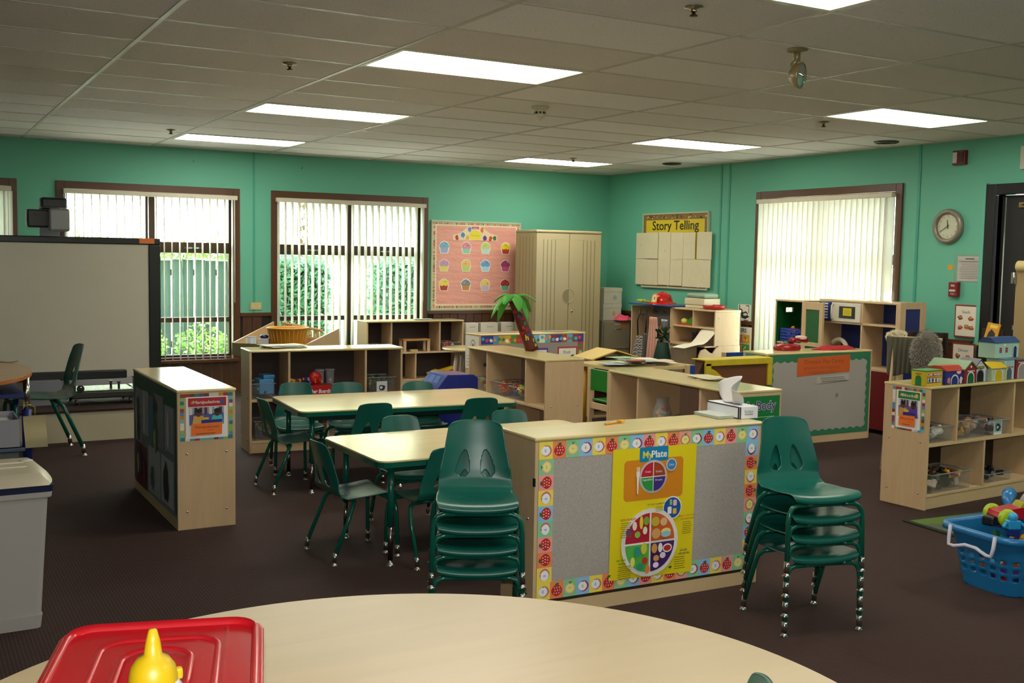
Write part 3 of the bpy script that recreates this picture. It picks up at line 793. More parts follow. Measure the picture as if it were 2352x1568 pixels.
for u, v, a, b, c in ((.50, .35, .012, .02, 'f0e6cc'), (.535, .362, .010, .03, 'f0cf3a'), (.562, .367, .015, .02, '7fb03a'), (.47, .325, .017, .017, '7a2f7a'), (.515, .31, .015, .015, '8cc04a'), (.555, .325, .012, .018, 'f0e6cc'), (.61, .36, .022, .022, 'c8b83c'), (.655, .355, .019, .019, 'e6b98c'), (.615, .305, .024, .024, 'dca86c'), (.668, .31, .027, .016, 'efe08a'), (.668, .298, .027, .014, '9cc8dc'),
                      (.515, .235, .018, .022, '2f9a8a'), (.55, .245, .016, .026, 'd8d048'), (.49, .19, .012, .022, 'e8e070'), (.555, .19, .016, .016, 'c8342a'), (.53, .165, .02, .018, '2f9a6a'), (.57, .15, .012, .02, 'e88a3a'), (.605, .24, .016, .022, 'd8a04a'), (.637, .24, .012, .022, 'f4eef0'), (.675, .235, .026, .02, 'f4eef0'), (.675, .235, .02, .014, 'c22b2b'), (.615, .195, .016, .014, 'd8a04a'), (.65, .205, .016, .014, 'e8d8ee'), (.613, .165, .016, .013, 'f0e0f4')):
    p.ell(u, v, a, b, c, n=12)
p.text('GET YOUR CALCIUM-RICH FOODS', .618, .437, .010, '22355a', .01, width=.12); p.lines(.60, .405, .645, .43, 4, '8a8220', .3)
p.text('FOCUS ON FRUITS', .458, .381, .012, 'a4301c', .02, width=.08); p.lines(.415, .305, .475, .375, 8, '7d7418', .3)
p.text('MAKE AT LEAST HALF', .775, .37, .011, 'b8602a', .01, width=.088); p.text('YOUR GRAINS WHOLE', .778, .356, .011, 'b8602a', .01, width=.08); p.lines(.745, .29, .80, .348, 7, '7d7418', .3)
p.text('VARY YOUR', .42, .205, .012, '3f8a2c', .02, width=.05); p.text('VEGGIES', .425, .19, .012, '3f8a2c', .02, width=.04); p.lines(.40, .125, .475, .185, 7, '7d7418', .3)
p.text('GO LEAN', .755, .215, .013, '2a2440', .02, width=.04); p.text('WITH PROTEIN', .758, .20, .012, '2a2440', .02, width=.06); p.lines(.70, .135, .765, .195, 6, '7d7418', .3)
po = p.build('food_poster', t, label='yellow food plate poster pinned over the apple border')
s = po.modifiers.new('solidify', 'SOLIDIFY'); s.thickness = .0002
B(.607, .613, yb - .012, yb + .002, .565, .60, BLACK, 'hinge', t); B(-.613, -.607, yb - .012, yb + .002, .62, .65, BLACK, 'hinge', t)

# sign on a shelf end: patchwork border, white card, coloured heading, picture, orange note
def end_sign(t, org, U, u0, u1, v0, v1, head, word, pic, name='picture_sign'):
    P = Print(org, U); cols = ['a33a35', 'e8e0d2', '6fb8c0', '8fbf5a', '6a4a8a', 'c98a3a', '2f7f7a', 'd4d0c8', '7a3a2a', '4f8fc0']
    n = 11; w = (u1 - u0) / n; k = 0
    P.lay()
    hh = P.h
    for i in range(n):
        for a, b in ((v1 - .02, v1), (v0, v0 + .02)): P.h = hh; P.rect(u0 + i * w, a, u0 + (i + 1) * w, b, random.choice(cols))
        for a, b in ((u0, u0 + .02), (u1 - .02, u1)): P.h = hh; P.rect(a, v0 + .02 + (v1 - v0 - .04) * i / n, b, v0 + .02 + (v1 - v0 - .04) * (i + 1) / n, random.choice(cols))
    P.h = hh + .001
    P.rect(u0 + .03, v0 + .012, u1 - .028, v1 - .018, 'f2f0ec')
    a, b, c, d = u0 + .048, u1 - .05, v0 + .085, v1 - .075
    P.rect(u0 + .042, v1 - .072, u1 - .036, v1 - .024, head); P.text(word, (u0 + u1) / 2, v1 - .056, .024, 'f6eede', .01, shear=.15, width=min(.15, .017 * len(word)))
    P.ell(u1 - .06, v1 - .047, .012, .014, pic[0], n=10); P.poly([(u0 + .055, v1 - .055), (u0 + .065, v1 - .035), (u0 + .07, v1 - .052)], pic[1])
    P.rect(a, c, b, d, pic[2]); P.rect(a, d - .035, b, d, '9aa4b0')
    for j in range(7): P.rect(a + (b - a) * j / 7, d - .04, a + (b - a) * (j + .6) / 7, d - .002, random.choice(['3a3440', 'dcd8d0', '6a2f4a']))
    um = (a + b) / 2
    for cx, sk, shirt in ((a + (b - a) * .26, '5d3a28', pic[3]), (b - (b - a) * .2, '4a2d22', pic[4])):
        P.poly([(cx - .035, c), (cx + .035, c), (cx + .026, c + (d - c) * .52), (cx - .026, c + (d - c) * .52)], shirt)
        P.ell(cx, c + (d - c) * .68, .017, .021, sk, n=12); P.ell(cx, c + (d - c) * .8, .018, .012, '191310', n=10)
    P.rect(um - .03, c, b - .01, c + (d - c) * .28, pic[5]); P.rrect(um - .025, c + (d - c) * .3, um + .01, c + (d - c) * .42, .003, 'd8c04a')
    P.poly([(a + .008, v0 + .028), (b - .012, v0 + .030), (b - .010, c + .012), (a + .010, c + .008)], 'f27a2c')
    P.text(word, (a + b) / 2, v0 + .068, .020, '8a4a22', width=(b - a) * .7); P.text('Center', (a + b) / 2 + .02, v0 + .052, .012, '9a5a30'); P.lines(a + .03, v0 + .033, b - .04, v0 + .043, 1, '7a4020', .4)
    return P.build(name, t)
end_sign(sh_left, (-.611, .315 / 2, 0), (0, -1, 0), .015, .300, .49, .748, 'b8232c', 'Manipulatives', ('3a5a9a', 'd8a03a', '5a5f98', 'd8a85a', '4fc0c8', '28328a'))
end_sign(sh_blocks, (-.611, .33 / 2, 0), (0, -1, 0), .065, .300, .48, .748, '2f7d3c', 'Blocks', ('e0b860', 'e0b860', '7a5a8a', 'c89a5a', '5a3fa0', '3a2a7a'))
# chrome towel ring style handle on the shelf end
MB().tube([(0, 0, 0), (.03, 0, .0), (.042, 0, -.015), (.04, 0, -.09)], .004, CHROME).build('handle', sh_left, loc=(-.50, -.16, .58))

# painted pictures on the back of the left shelf
t = sh_left
B(-.592, .592, .1535, .1575, .06, .752, mat('7d8084', .8, kind='fabric', scale=8), 'backing_paper', t)
P = Print((.61, .158, 0), (-1, 0, 0))
g = '17563a'
P.poly([(.02, .66)] + [(.02 + 1.18 * i / 24, .655 + (.012 if i % 2 else -.008)) for i in range(25)] + [(1.2, .66), (1.2, .755), (.02, .755)], g)
P.rect(.02, .08, .05, .70, g); P.rect(1.165, .08, 1.2, .70, g)
for u0, u1, z0, z1, c in ((.07, .26, .33, .66, '96989c'), (.28, .46, .40, .67, 'a4a6aa'), (.62, .88, .38, .69, '84868c'), (.92, 1.14, .40, .66, '9c9ea6'), (.08, .42, .06, .32, '5a1520'), (.46, .80, .08, .36, 'a8aaaf'), (.82, 1.14, .09, .36, 'b4b6bc')):
    P.poly([(u0, z0), (u1, z0 + R_(-.01, .01)), (u1, z1), (u0, z1 + R_(-.01, .01))], c)
def blob(P, cu, cv, w, h, c, n=16):
    P.poly([(cu + w * (1 + R_(-.35, .25)) * math.cos(2 * PI * i / n), cv + h * (1 + R_(-.25, .25)) * math.sin(2 * PI * i / n)) for i in range(n)], c)
blob(P, .60, .50, .085, .14, '1c78a8'); blob(P, .66, .60, .06, .08, '26231d'); blob(P, .68, .46, .06, .12, '1d5a48'); blob(P, .655, .42, .03, .07, 'c2a93a'); blob(P, .64, .52, .03, .05, '6a3a2a')
blob(P, .18, .42, .05, .09, '1d1b18'); blob(P, .17, .55, .04, .07, '3a3c40'); blob(P, .22, .20, .05, .1, '1d2f6a'); blob(P, .16, .19, .03, .07, 'c8a832'); blob(P, .34, .17, .05, .07, '7a1e2c')
blob(P, .97, .22, .07, .11, '2b2c28'); blob(P, .60, .18, .05, .07, '55585a'); blob(P, 1.02, .52, .025, .1, 'cccfd4'); blob(P, .37, .52, .02, .12, 'd0d2d6'); blob(P, .12, .5, .015, .12, 'd4d6da')
P.build('child_painting', t)

# scalloped green border on the white backing of the shelf by the play kitchen
t = sh_scal; D2 = .15
B(-.578, .578, D2 - .004, D2, .06, .752, mat('a8a49b', .7), 'backing_paper', t)
P = Print((.595, D2 + .0004, 0), (-1, 0, 0)); gc = '2f7a55'
def scal(P, a, b, v, d, amp, step, col, horiz=True):
    n = int(abs(b - a) / step * 6); pts = []
    for i in range(n + 1):
        x = a + (b - a) * i / n; y = v + d + amp * abs(math.sin(PI * (x - a) / step)) * (1 if d > 0 else -1)
        pts.append((x, y))
    pts = [(a, v)] + pts + [(b, v)]
    if not horiz: pts = [(q, p) for p, q in pts]
    P.poly(pts, col)
scal(P, .017, 1.173, .752, -.05, .016, .082, gc); scal(P, .017, 1.173, .062, .035, .016, .082, gc)
scal(P, .062, .752, .017, .035, .016, .075, gc, False); scal(P, .062, .752, 1.173, -.035, .016, .075, gc, False)
P.poly([(.322, .57), (.925, .592), (.928, .738), (.322, .722)], 'd0622a')
P.text('Dramatic Play Center', .63, .672, .05, '8a4a2a', width=.46); P.text('pretend and explore', .60, .625, .04, '9a522c', width=.40); P.lines(.40, .585, .80, .61, 2, '9a522c', .25)
P.poly([(.545, .50), (.92, .52), (.92, .572), (.545, .558)], 'b8b4aa'); P.lines(.56, .51, .90, .555, 3, '55524e', .3)
P.rrect(.77, .385, .80, .41, .005, '7d7a74')
P.build('scalloped_border', t)
P = Print((.5951, -.15, 0), (0, 1, 0)); P.rect(.03, .30, .27, .755, '4a8f8f'); P.rect(.05, .32, .255, .725, 'e2dcb8'); P.ell(.15, .69, .02, .018, '8a4a2a'); P.lines(.08, .36, .22, .64, 6, 'a86a3a', .4); P.build('framed_card', t)

# border and fruit card on the shelf in front of the tall cabinet
t = sh_b4
B(-.592, .592, .141, .145, .06, .752, mat('968e86', .8), 'backing_paper', t)
P = Print((.61, .1455, 0), (-1, 0, 0)); i = 0; x = .018
PC = ['24409a', '24409a', '5a9ac8', 'd8a04a', 'd8b43a', '3f9a3a', 'b83a2a', '8a2a6a', '6a2a7a', '7ac0d8', 'e8e0c8', '5aa8c8', '8a3a4a', '4a3a8a', 'a0522a', '5aa8d0', '8a3a4a', '3a3a8a']
for c in PC:
    P.h = 0; P.rect(x, .672, x + .0655, .752, c); x += .0655
x = .018; P.h = .0004
for k in range(26):
    hh = P.h; blob(P, x + .02, .712 + R_(-.014, .014), .02, .018, random.choice(['e8d04a', 'f0f0e8', 'd84a3a', '4ab0d8', '2f8a4a', 'e89a4a']), 7); P.h = hh; x += .0445
for z in range(8):
    P.h = 0; P.rect(1.13, .08 + z * .074, 1.195, .154 + z * .074, ['3f9a3a', 'd8a03a', '2f7a4a', 'c8562a', '5aa84a', 'd8c04a', '3a8a5a', 'b83a2a'][z]); blob(P, 1.163, .117 + z * .074, .022, .025, ['e8d04a', 'd84a3a', 'e8a04a', '2f8a4a'][z % 4], 8)
P.h = .002
P.rect(.89, .30, 1.125, .625, 'b03434'); P.rect(.905, .315, 1.11, .61, 'efe9da'); P.text('fruit', 1.0, .555, .05, '2a2a2a'); P.ell(1.07, .51, .03, .035, '2f4a2a'); P.ell(.95, .45, .03, .03, 'c8402a')
P.rect(.56, .30, .775, .62, '5a3a98'); P.rect(.575, .315, .76, .60, 'e8e2dc'); P.ell(.66, .48, .04, .04, '8a5aa8')
P.build('border_and_cards', t)
P = Print((.6112, -.145, 0), (0, 1, 0)); P.rect(-.0, .42, .285, .745, 'ddd6c8'); P.ell(.16, .66, .045, .05, '2d2a2a'); P.ell(.16, .66, .038, .043, 'ddd6c8'); P.poly([(.145, .63), (.175, .63), (.17, .67), (.15, .67)], '3a3634'); P.lines(.02, .44, .2, .56, 4, '8a8a86', .2); P.build('notice_card', t)

# body poster on the end of the long shelf
t = sh_b5
P = Print((.6385, -.18, 0), (0, 1, 0)); P.rect(.03, .36, .345, .735, '0f7a3a')
P.text('My Body', .185, .655, .072, 'e8e0f0', .05); P.h += .0006; P.text('My Body', .185, .655, .072, '3f2f6a', .012)
P.lines(.16, .60, .32, .625, 1, 'a8d0a8', .15); P.ell(.12, .53, .05, .06, 'e8e0d8'); P.ell(.12, .53, .043, .052, '1a1210'); P.ell(.12, .515, .032, .036, '6a4030')
P.build('body_poster', t)
for (u, v) in ((-.1, .60),): pass

# ================================================================ wall pieces
def wthing(name, label, cat, axis, a, z, off=0, group=None):
    if axis == 'x': return thing(name, label, cat, (a, YB - off, z), 0, group)
    return thing(name, label, cat, (XR - off, a, z), -90, group)      # local +x points to world -y, local -y points into the room
# pink cupcake board
t = wthing('bulletin_board', 'pink bulletin board with rows of paper cupcakes', 'bulletin board', 'x', 3.83, .86, .0)
bw, bh = 1.235, 1.08; m = MB(); FRM = mat('b9bfa0', .4)
for q in ((-bw / 2, bw / 2, 0, .022), (-bw / 2, bw / 2, bh - .02, bh), (-bw / 2, -bw / 2 + .02, .022, bh - .02), (bw / 2 - .02, bw / 2, .022, bh - .02)): m.box(q[0], q[1], -.03, 0, q[2], q[3], FRM)
m.build('frame', t, .003)
def wrinkle(n, l, b):
    tc = n.new('ShaderNodeTexCoord'); mp = n.new('ShaderNodeMapping'); mp.inputs['Scale'].default_value = (1.6, 1, 6); nz = n.new('ShaderNodeTexNoise'); nz.inputs['Scale'].default_value = 2.2; nz.inputs['Detail'].default_value = 3
    l.new(tc.outputs['Object'], mp.inputs[0]); l.new(mp.outputs[0], nz.inputs[0]); bp = n.new('ShaderNodeBump'); bp.inputs['Strength'].default_value = 1; bp.inputs['Distance'].default_value = .02
    l.new(nz.outputs[0], bp.inputs['Height']); l.new(bp.outputs[0], b.inputs['Normal']); b.inputs['Base Color'].default_value = (*lin('e9a796'), 1); b.inputs['Roughness'].default_value = .6
B(-bw / 2 + .02, bw / 2 - .02, -.02, -.004, .02, bh - .02, special('wrinkled_pink_paper', wrinkle), 'pink_paper', t)
P = Print((-bw / 2, -.021, 0)); cr = 'efe0b8'
def edge(P, a, b, v, d, horiz, n):
    scal(P, a, b, v, d, .012, abs(b - a) / n, cr, horiz); h = P.h; k = a
    while k < b - .01:
        w = R_(.008, .018); P.h = h + .0004
        c = random.choice(['a8443a', 'c07a4a', '6a4a3a', '8aa87a', 'd8b08a', 'b05a4a', '7a8a6a'])
        q = (k, v + d * .15, min(b, k + w), v + d * .75)
        P.rect(*(q if horiz else (q[1], q[0], q[3], q[2])), c); k += w + .006
    P.h = h
edge(P, .02, bw - .02, bh - .02, -.035, True, 30); edge(P, .02, bw - .02, .02, .05, True, 30); edge(P, .06, bh - .05, .02, .045, False, 26); edge(P, .06, bh - .05, bw - .02, -.045, False, 26)
P.build('scalloped_border', t)
CUP = [['7fb6cf', 'a3b2d4'], ['d98aa0', '8fcfae'], ['c9dc80', 'bfe6e4'], ['f2d820', 'c8452a'], ['c9a0c4', 'e6e068'], ['e8c070', 'b3d868'], ['6ea6dc', 'b4e2ee'], ['a83c72', 'd05a94'], ['f0de5c', 'b8382c'], ['7f8f92', 'd08a34'], ['efd77a', 'cfc4e2'], ['b8382f', '6fc0a0']]
for k in range(12):
    r, c = divmod(k, 4); x = [3.387, 3.684, 3.951, 4.232][c] - 3.83; z = [1.617, 1.402, 1.167][r] - .86
    P = Print((x, -.0235 - .0002 * (k % 2), z)); a, b = CUP[k]
    def sh(q, top, bot):
        pts = [(-.052 * q, -.066 * q), (.052 * q, -.066 * q), (.066 * q, .0)] if bot else [(.066 * q, 0)]
        return pts
    P.poly([(-.05, -.072), (.05, -.072), (.07, .0), (.066, .04), (.035, .07), (0, .082), (-.035, .07), (-.066, .04), (-.07, 0)], 'efe6d2' if k % 3 else 'f6f2ec')
    P.poly([(-.042, -.064), (.042, -.064), (.055, 0), (-.055, 0)], b)
    P.poly([(.062, 0), (.064, .025), (.045, .05), (.02, .064), (0, .072), (-.02, .064), (-.045, .05), (-.064, .025), (-.062, 0), (-.03, -.012), (0, -.003), (.03, -.012)], a)
    for j in range(4): P.h -= .0003; blob(P, R_(-.04, .04), R_(.01, .05), .006, .006, ['b8382c', 'f0e8d0', '4a3a5a', a][(k + j) % 4], 6)
    o = P.build('cupcake_cutout', t)
P = Print((3.805 - 3.83, -.024, 1.74 - .86))
P.poly([(-.30, -.03), (.30, -.03), (.31, .03), (.2, .06), (.1, .13), (0, .15), (-.1, .13), (-.2, .06), (-.31, .03)], 'ecd9b4')
P.ell(0, .03, .085, .06, 'e9dc3c'); P.text('Birthdays', 0, .02, .03, 'c8a83a'); P.rect(-.05, .105, .05, .135, 'c85a8a'); P.text('Happy', 0, .11, .022, 'f0d8e0')
for x, z, c in ((-.25, .0, 'b83434'), (-.17, .03, '3f8ac0'), (-.11, .0, 'e0b63a'), (.13, .0, '6a3f8a'), (.21, .0, 'c8442f'), (.27, .0, '3f7a3a'), (-.08, .1, '4a8ac0'), (.09, .1, 'e07a2a')): blob(P, x, z, .025, .03, c, 10)
P.build('birthday_banner', t)
# story telling board on the clock wall
t = wthing('bulletin_board', 'Story Telling sign board hung with rows of drawing sheets', 'bulletin board', 'y', 4.93, 1.17)
bw, bh = 1.25, .91; m = MB()
for q in ((-bw / 2, bw / 2, 0, .02), (-bw / 2, bw / 2, bh - .02, bh), (-bw / 2, -bw / 2 + .02, .02, bh - .02), (bw / 2 - .02, bw / 2, .02, bh - .02)): m.box(q[0], q[1], -.03, 0, q[2], q[3], FRM)
m.build('frame', t, .003); B(-bw / 2 + .02, bw / 2 - .02, -.02, -.004, .02, bh - .02, mat('d9c224', .6), 'yellow_paper', t)
P = Print((-bw / 2, -.021, 0)); P.rect(.02, bh - .085, bw - .02, bh - .02, '8a6a34'); P.h = 0; P.rect(.02, .02, bw - .02, .07, '8a6a34'); P.h = 0; P.rect(.02, .07, .07, bh - .085, '8a6a34'); P.h = 0; P.rect(bw - .07, .07, bw - .02, bh - .085, '8a6a34')
for k in range(90):
    P.h = .0006; blob(P, R_(.03, bw - .03), random.choice((bh - .05, .045)) + R_(-.02, .02), .014, .010, random.choice(['3a2c18', 'c8a050', 'a8443a', '4a6a3a', 'e0c890']), 6)
for k in range(30): P.h = .0006; blob(P, random.choice((.045, bw - .045)) + R_(-.014, .014), R_(.1, bh - .1), .010, .012, random.choice(['3a2c18', 'c8a050', 'a8443a', '4a6a3a']), 6)
P.h = .001; P.text('Story Telling', bw / 2 + .01, bh - .205, .155, '2a261c', .012, width=.88)
P.build('heading', t)
SHT = mat('d9d1ad', .75)
xs = [(-.735, -.30), (-.29, -.06), (-.05, .17), (.185, .385), (.425, .70)]
us = [(-.735, -.512), (-.512, -.288), (-.278, -.048), (-.040, .195), (.200, .415), (.448, .708)]
for r, (z0, z1) in enumerate(((.35, .672), (.035, .352))):
    for k, (a, b) in enumerate(us):
        if r == 1: a, b = [(-.735, -.512), (-.512, -.288), (-.280, -.045), (-.040, .185), (.195, .450), (.450, .70)][k]
        o = B(a, b, -.034 - .001 * k, -.032 - .001 * k, z0 + R_(-.006, .006), z1 + R_(-.006, .006), SHT, 'paper_sheet', t)
        P = Print(((a + b) / 2 - o.location.x, -.0016, 0)); c = random.choice(['9a957e', '7f8a98', 'a89a80'])
        if (r, k) == (0, 0): c = '55565a'
        if (r, k) == (1, 5): c = '4a4a4a'
        for j in range(5):
            x, z = R_(-.05, .05), R_(-.11, .02); P.h = .0002; q = R_(-.02, .02); P.poly([(x, z), (x + q, z + .03), (x + q + .0015, z + .03), (x + .0015, z)], c)
        if (r, k) == (0, 2): P.h = .0002; blob(P, .02, -.06, .008, .012, 'd8956a', 7)
        P.build('pencil_drawing', o)
# number poster and picture above it
t = wthing('poster', 'NUMBERS poster with a grid of coloured squares on the dark panelling', 'poster', 'y', 3.735, .30)
B(-.21, .21, -.034, -.03, 0, .495, mat('e6e0cc', .6), 'sheet', t)
P = Print((-.21, -.0345, 0)); P.text('NUMBERS', .205, .435, .062, '4a4a78', .025, width=.27)
nc = ['3f8a3a', 'c8402a', 'd8a02a', '3a4a7a', 'd0692a', '4a9a3a', 'c03a34', '3a6a9a', 'd8c03a', '6a3a8a', '3f8a5a', 'c86a3a']
for k in range(12):
    r, c = divmod(k, 3); x, z = .022 + c * .128, .315 - r * .103; P.h = .0004; P.rect(x, z, x + .118, z + .095, nc[k]); P.h = .0009
    for j in range(k % 4 + 1): P.h = .0009; blob(P, x + .03 + j * .022, z + .04 + (j % 2) * .02, .012, .016, ['c8d86a', 'f0e08a', 'e8e4d8', 'b8401c'][(k + j) % 4], 7)
    P.h = .0011; P.text(str(k + 1), x + .018, z + .065, .03, 'f4f0e0')
P.build('number_grid', t)
t = wthing('picture', 'small black and white picture pinned above the NUMBERS poster', 'picture', 'y', 3.68, .85)
B(-.105, .105, -.004, -.001, 0, .19, mat('ded8c4', .6), 'sheet', t)
P = Print((-.105, -.0045, 0)); blob(P, .11, .07, .075, .04, '2a2a2c', 18); blob(P, .05, .11, .03, .03, '3a3a3c'); P.rect(.17, .10, .178, .18, '2a2a2c'); P.rect(.13, .172, .178, .182, '2a2a2c'); P.rect(.02, .13, .035, .185, '4a4a4c'); blob(P, .12, .08, .03, .016, 'dcd8cc'); P.rect(.1, .01, .17, .02, '4a4a4c'); P.build('drawing', t)
# clock
t = wthing('wall_clock', 'round grey rimmed wall clock', 'clock', 'y', 1.075, 1.852)
RX = Matrix.Rotation(PI / 2, 4, 'X')
MB().lathe([(.10, .0), (.150, .0), (.155, .02), (.148, .042), (.130, .05), (.112, .042), (.110, .03)], mat('8c8474', .35, .3), 48, RX, cap=False).build('rim', t)
MB().lathe([(.001, .022), (.112, .022)], mat('d9d6bd', .5), 48, RX, cap=False).build('face', t)
P = Print((0, -.0235, 0))
for h in range(12):
    a = PI / 2 - h * PI / 6; P.h = 0; P.text(str(h or 12), .09 * math.cos(a), .09 * math.sin(a) - .008, .024, '6d6a5c')
P.build('numerals', t)
def hand(ang, L, w, y):
    a = math.radians(90 - ang); d = Vector((math.cos(a), 0, math.sin(a))); n = Vector((-d.z, 0, d.x)) * w; m = MB()
    p = [(-d * .02 - n), (-d * .02 + n), (d * L + n * .6), (d * L - n * .6)]
    m.add([q + Vector((0, y, 0)) for q in p] + [q + Vector((0, y + .002, 0)) for q in p], [(0, 1, 2, 3), (7, 6, 5, 4), (0, 1, 5, 4), (1, 2, 6, 5), (2, 3, 7, 6), (3, 0, 4, 7)], BLACK); m.build('clock_hand', t)
hand(-5, .058, .004, -.030); hand(238, .083, .003, -.034)
MB().lathe([(.001, .05), (.112, .046)], mat('f4faf6', .02, alpha=0.0), 48, RX, cap=False).build('glass', t)
# alarm sounder and pull station
t = wthing('alarm_sounder', 'dark red alarm sounder with strobe high on the green wall', 'alarm', 'y', .985, 2.385)
B(-.065, .065, -.045, 0, 0, .125, mat('6a1418', .35), 'housing', t, .006); B(-.055, -.01, -.055, -.045, .015, .11, mat('b9b6ae', .2), 'strobe_lens', t, .004)
MB().box(.005, .05, -.048, -.045, .02, .105, mat('3a0c0e', .5)).build('grille', t)
t = wthing('fire_alarm_pull', 'small red fire alarm pull station below the paper notice', 'alarm', 'y', .978, 1.235)
B(-.047, .047, -.045, 0, 0, .13, mat('7c1a1c', .35), 'housing', t, .006); MB().box(-.03, .03, -.055, -.045, .045, .062, mat('c8c0b8', .3)).build('pull_bar', t, .002)
P = Print((-.047, -.0458, 0)); P.text('FIRE', .047, .09, .022, 'e8d8d0', .02); P.text('PULL', .047, .02, .018, 'e8d8d0'); P.build('lettering', t)
# notices
t = wthing('paper_notice', 'printed paper notice in a clear sleeve beside the door frame', 'notice', 'y', .86, 1.375)
B(-.15, .16, -.003, -.001, -.01, .235, mat('e8f2ea', .1, alpha=.12), 'clear_sleeve', t); B(-.11, .14, -.005, -.0035, .0, .215, mat('b9b4ac', .6), 'sheet', t)
P = Print((-.11, -.0054, 0)); P.lines(.02, .02, .23, .18, 11, '8e8a86', .25); P.rect(.08, .19, .17, .2, '6a6664'); P.rect(.02, .17, .23, .174, '77736f'); P.build('print', t)
t = wthing('paper_note', 'small orange yellow tag stuck on the green wall', 'note', 'y', 1.045, 1.47)
B(-.025, .025, -.003, -.001, 0, .045, mat('d89a22', .6), 'tag', t)
def food_poster(label, y, z, word, h):
    t = wthing('poster', label, 'poster', 'y', y, z); B(-.115, .115, -.036, -.032, 0, h, mat('8c2f24', .5), 'red_frame', t, .002)
    P = Print((-.115, -.0365, 0)); P.rect(.012, .012, .218, h - .014, 'e3dcc6'); P.text(word, .115, h - .075, .036, '33507a', .005)
    for x, zz, c in ((.06, h - .115, '7a4a22'), (.165, h - .12, 'a04a2a'), (.06, h - .20, 'a83a28'), (.125, h - .19, 'b0703a'), (.175, h - .20, '9a5a3a')): blob(P, x, zz, .028, .02, c, 12); P.h -= .0003; blob(P, x, zz + .006, .018, .006, 'c8a860', 8)
    P.build('food_pictures', t); return t
food_poster('red framed food picture card against the green wall', .835, .885, 'Snack', .285)
food_poster('lower red framed card reading Dinner on the dark panelling', .845, .58, 'Dinner', .255)
t = wthing('exit_sign', 'pale box sign at the very edge above the black door', 'sign', 'y', .30, 2.31); B(-.10, .2, -.03, 0, 0, .19, mat('c9c4b4', .5), 'housing', t, .005)
P = Print((-.10, -.031, 0)); P.text('EXIT', .17, .05, .13, 'a82420', .03, width=.2); P.build('lettering', t)
# switch plates and sockets
def plate_(label, axis, a, z, w, h, col, kind, off=.0):
    t = wthing(kind, label, 'switch' if 'switch' in kind else 'socket', axis, a, z, off); B(-w / 2, w / 2, -.014, 0, 0, h, mat(col, .4), 'cover', t, .003)
    n = max(1, round(w / .07))
    for k in range(n):
        x = -w / 2 + w * (k + .5) / n; B(x - .012, x + .012, -.02, -.014, h * .32, h * .68, mat('8d8672' if kind == 'wall_socket' else 'd8caa0', .4), 'toggle' if 'switch' in kind else 'outlet', t, .002)
    return t
plate_('cream double box on the green wall between the two open windows', 'x', 1.098, .893, .125, .078, 'cdbb86', 'wall_switch')
plate_('cream raceway box on the green wall behind the cubby', 'y', 3.98, .915, .20, .065, 'c5b88a', 'wall_socket')
plate_('grey twin socket above the fur costumes', 'y', 1.42, .90, .16, .085, 'b9b8a8', 'wall_socket', .03)

# ================================================================ ceiling pieces
def ceil(name, label, cat, x, y, group=None): return thing(name, label, cat, (x, y, H), 0, group)
for x, y, lb in ((-.345, .775, 'sprinkler beside the biggest row of lights over the near table'), (-.16, 4.67, 'sprinkler near the whiteboard end window wall'), (.67, -1.58, 'nearest sprinkler at the top of the picture'), (3.93, .82, 'sprinkler just before the light by the clock wall'), (4.10, 4.62, 'tiny sprinkler by the farthest corner light')):
    t = ceil('sprinkler', 'ceiling ' + lb, 'sprinkler', x, y, 'ceiling sprinklers')
    MB().lathe([(.042, -.001), (.040, -.006), (.014, -.010), (.014, -.02)], mat('a89c80', .3, .8), 20, cap=False).build('escutcheon', t)
    MB().lathe([(.008, -.012), (.008, -.03), (.018, -.036), (.019, -.039), (.001, -.04)], mat('4a2c20', .3, .7), 12).build('sprinkler_head', t)
t = ceil('smoke_detector', 'cream slotted dome detector in the middle of the ceiling', 'smoke detector', 1.745, 1.45)
MB().lathe([(.062, 0), (.060, -.014), (.050, -.020), (.040, -.022)], CREAM, 28, cap=False).build('base_ring', t)
m = MB().lathe([(.040, -.022), (.038, -.062), (.030, -.074), (.012, -.082), (.008, -.095), (.001, -.097)], CREAM, 28, cap=False); m.build('dome', t)
for k in range(9):
    a = 2 * PI * k / 9; MB().box(-.008, .008, -.003, .003, -.05, -.034, BLACK, Matrix.Translation((.0385 * math.cos(a), .0385 * math.sin(a), 0)) @ Matrix.Rotation(a + PI / 2, 4, 'Z')).build('slot', t)
t = ceil('emergency_light', 'round emergency spotlight hanging from the ceiling', 'emergency light', 1.70, -1.15)
EC = mat('9c8d66', .35, .3)
MB().lathe([(.055, -.001), (.050, -.010), (.018, -.016)], EC, 24, cap=False).build('ceiling_plate', t)
MB().tube([(0, 0, -.012), (0, 0, -.06)], .018, EC, 12).tube([(0, -.0, -.05), (0, .025, -.07), (0, .02, -.16)], .014, EC, 8).build('arm', t)
Mx = Matrix.Translation((.02, .02, -.125)) @ Matrix.Rotation(math.radians(-66), 4, 'Z') @ Matrix.Rotation(math.radians(97), 4, 'Y') @ Matrix.Scale(.9, 4)
MB().lathe([(.001, -.045), (.035, -.035), (.062, -.005), (.072, .02), (.075, .03), (.066, .034)], EC, 28, Mx, cap=False).build('lamp_housing', t)
MB().lathe([(.066, .031), (.04, .040), (.001, .043)], mat('b9b9b2', .05, .6), 28, Mx, cap=False).build('lens', t)
MB().ball(Mx @ Vector((0, 0, .038)), .014, CHROME).build('bulb', t)
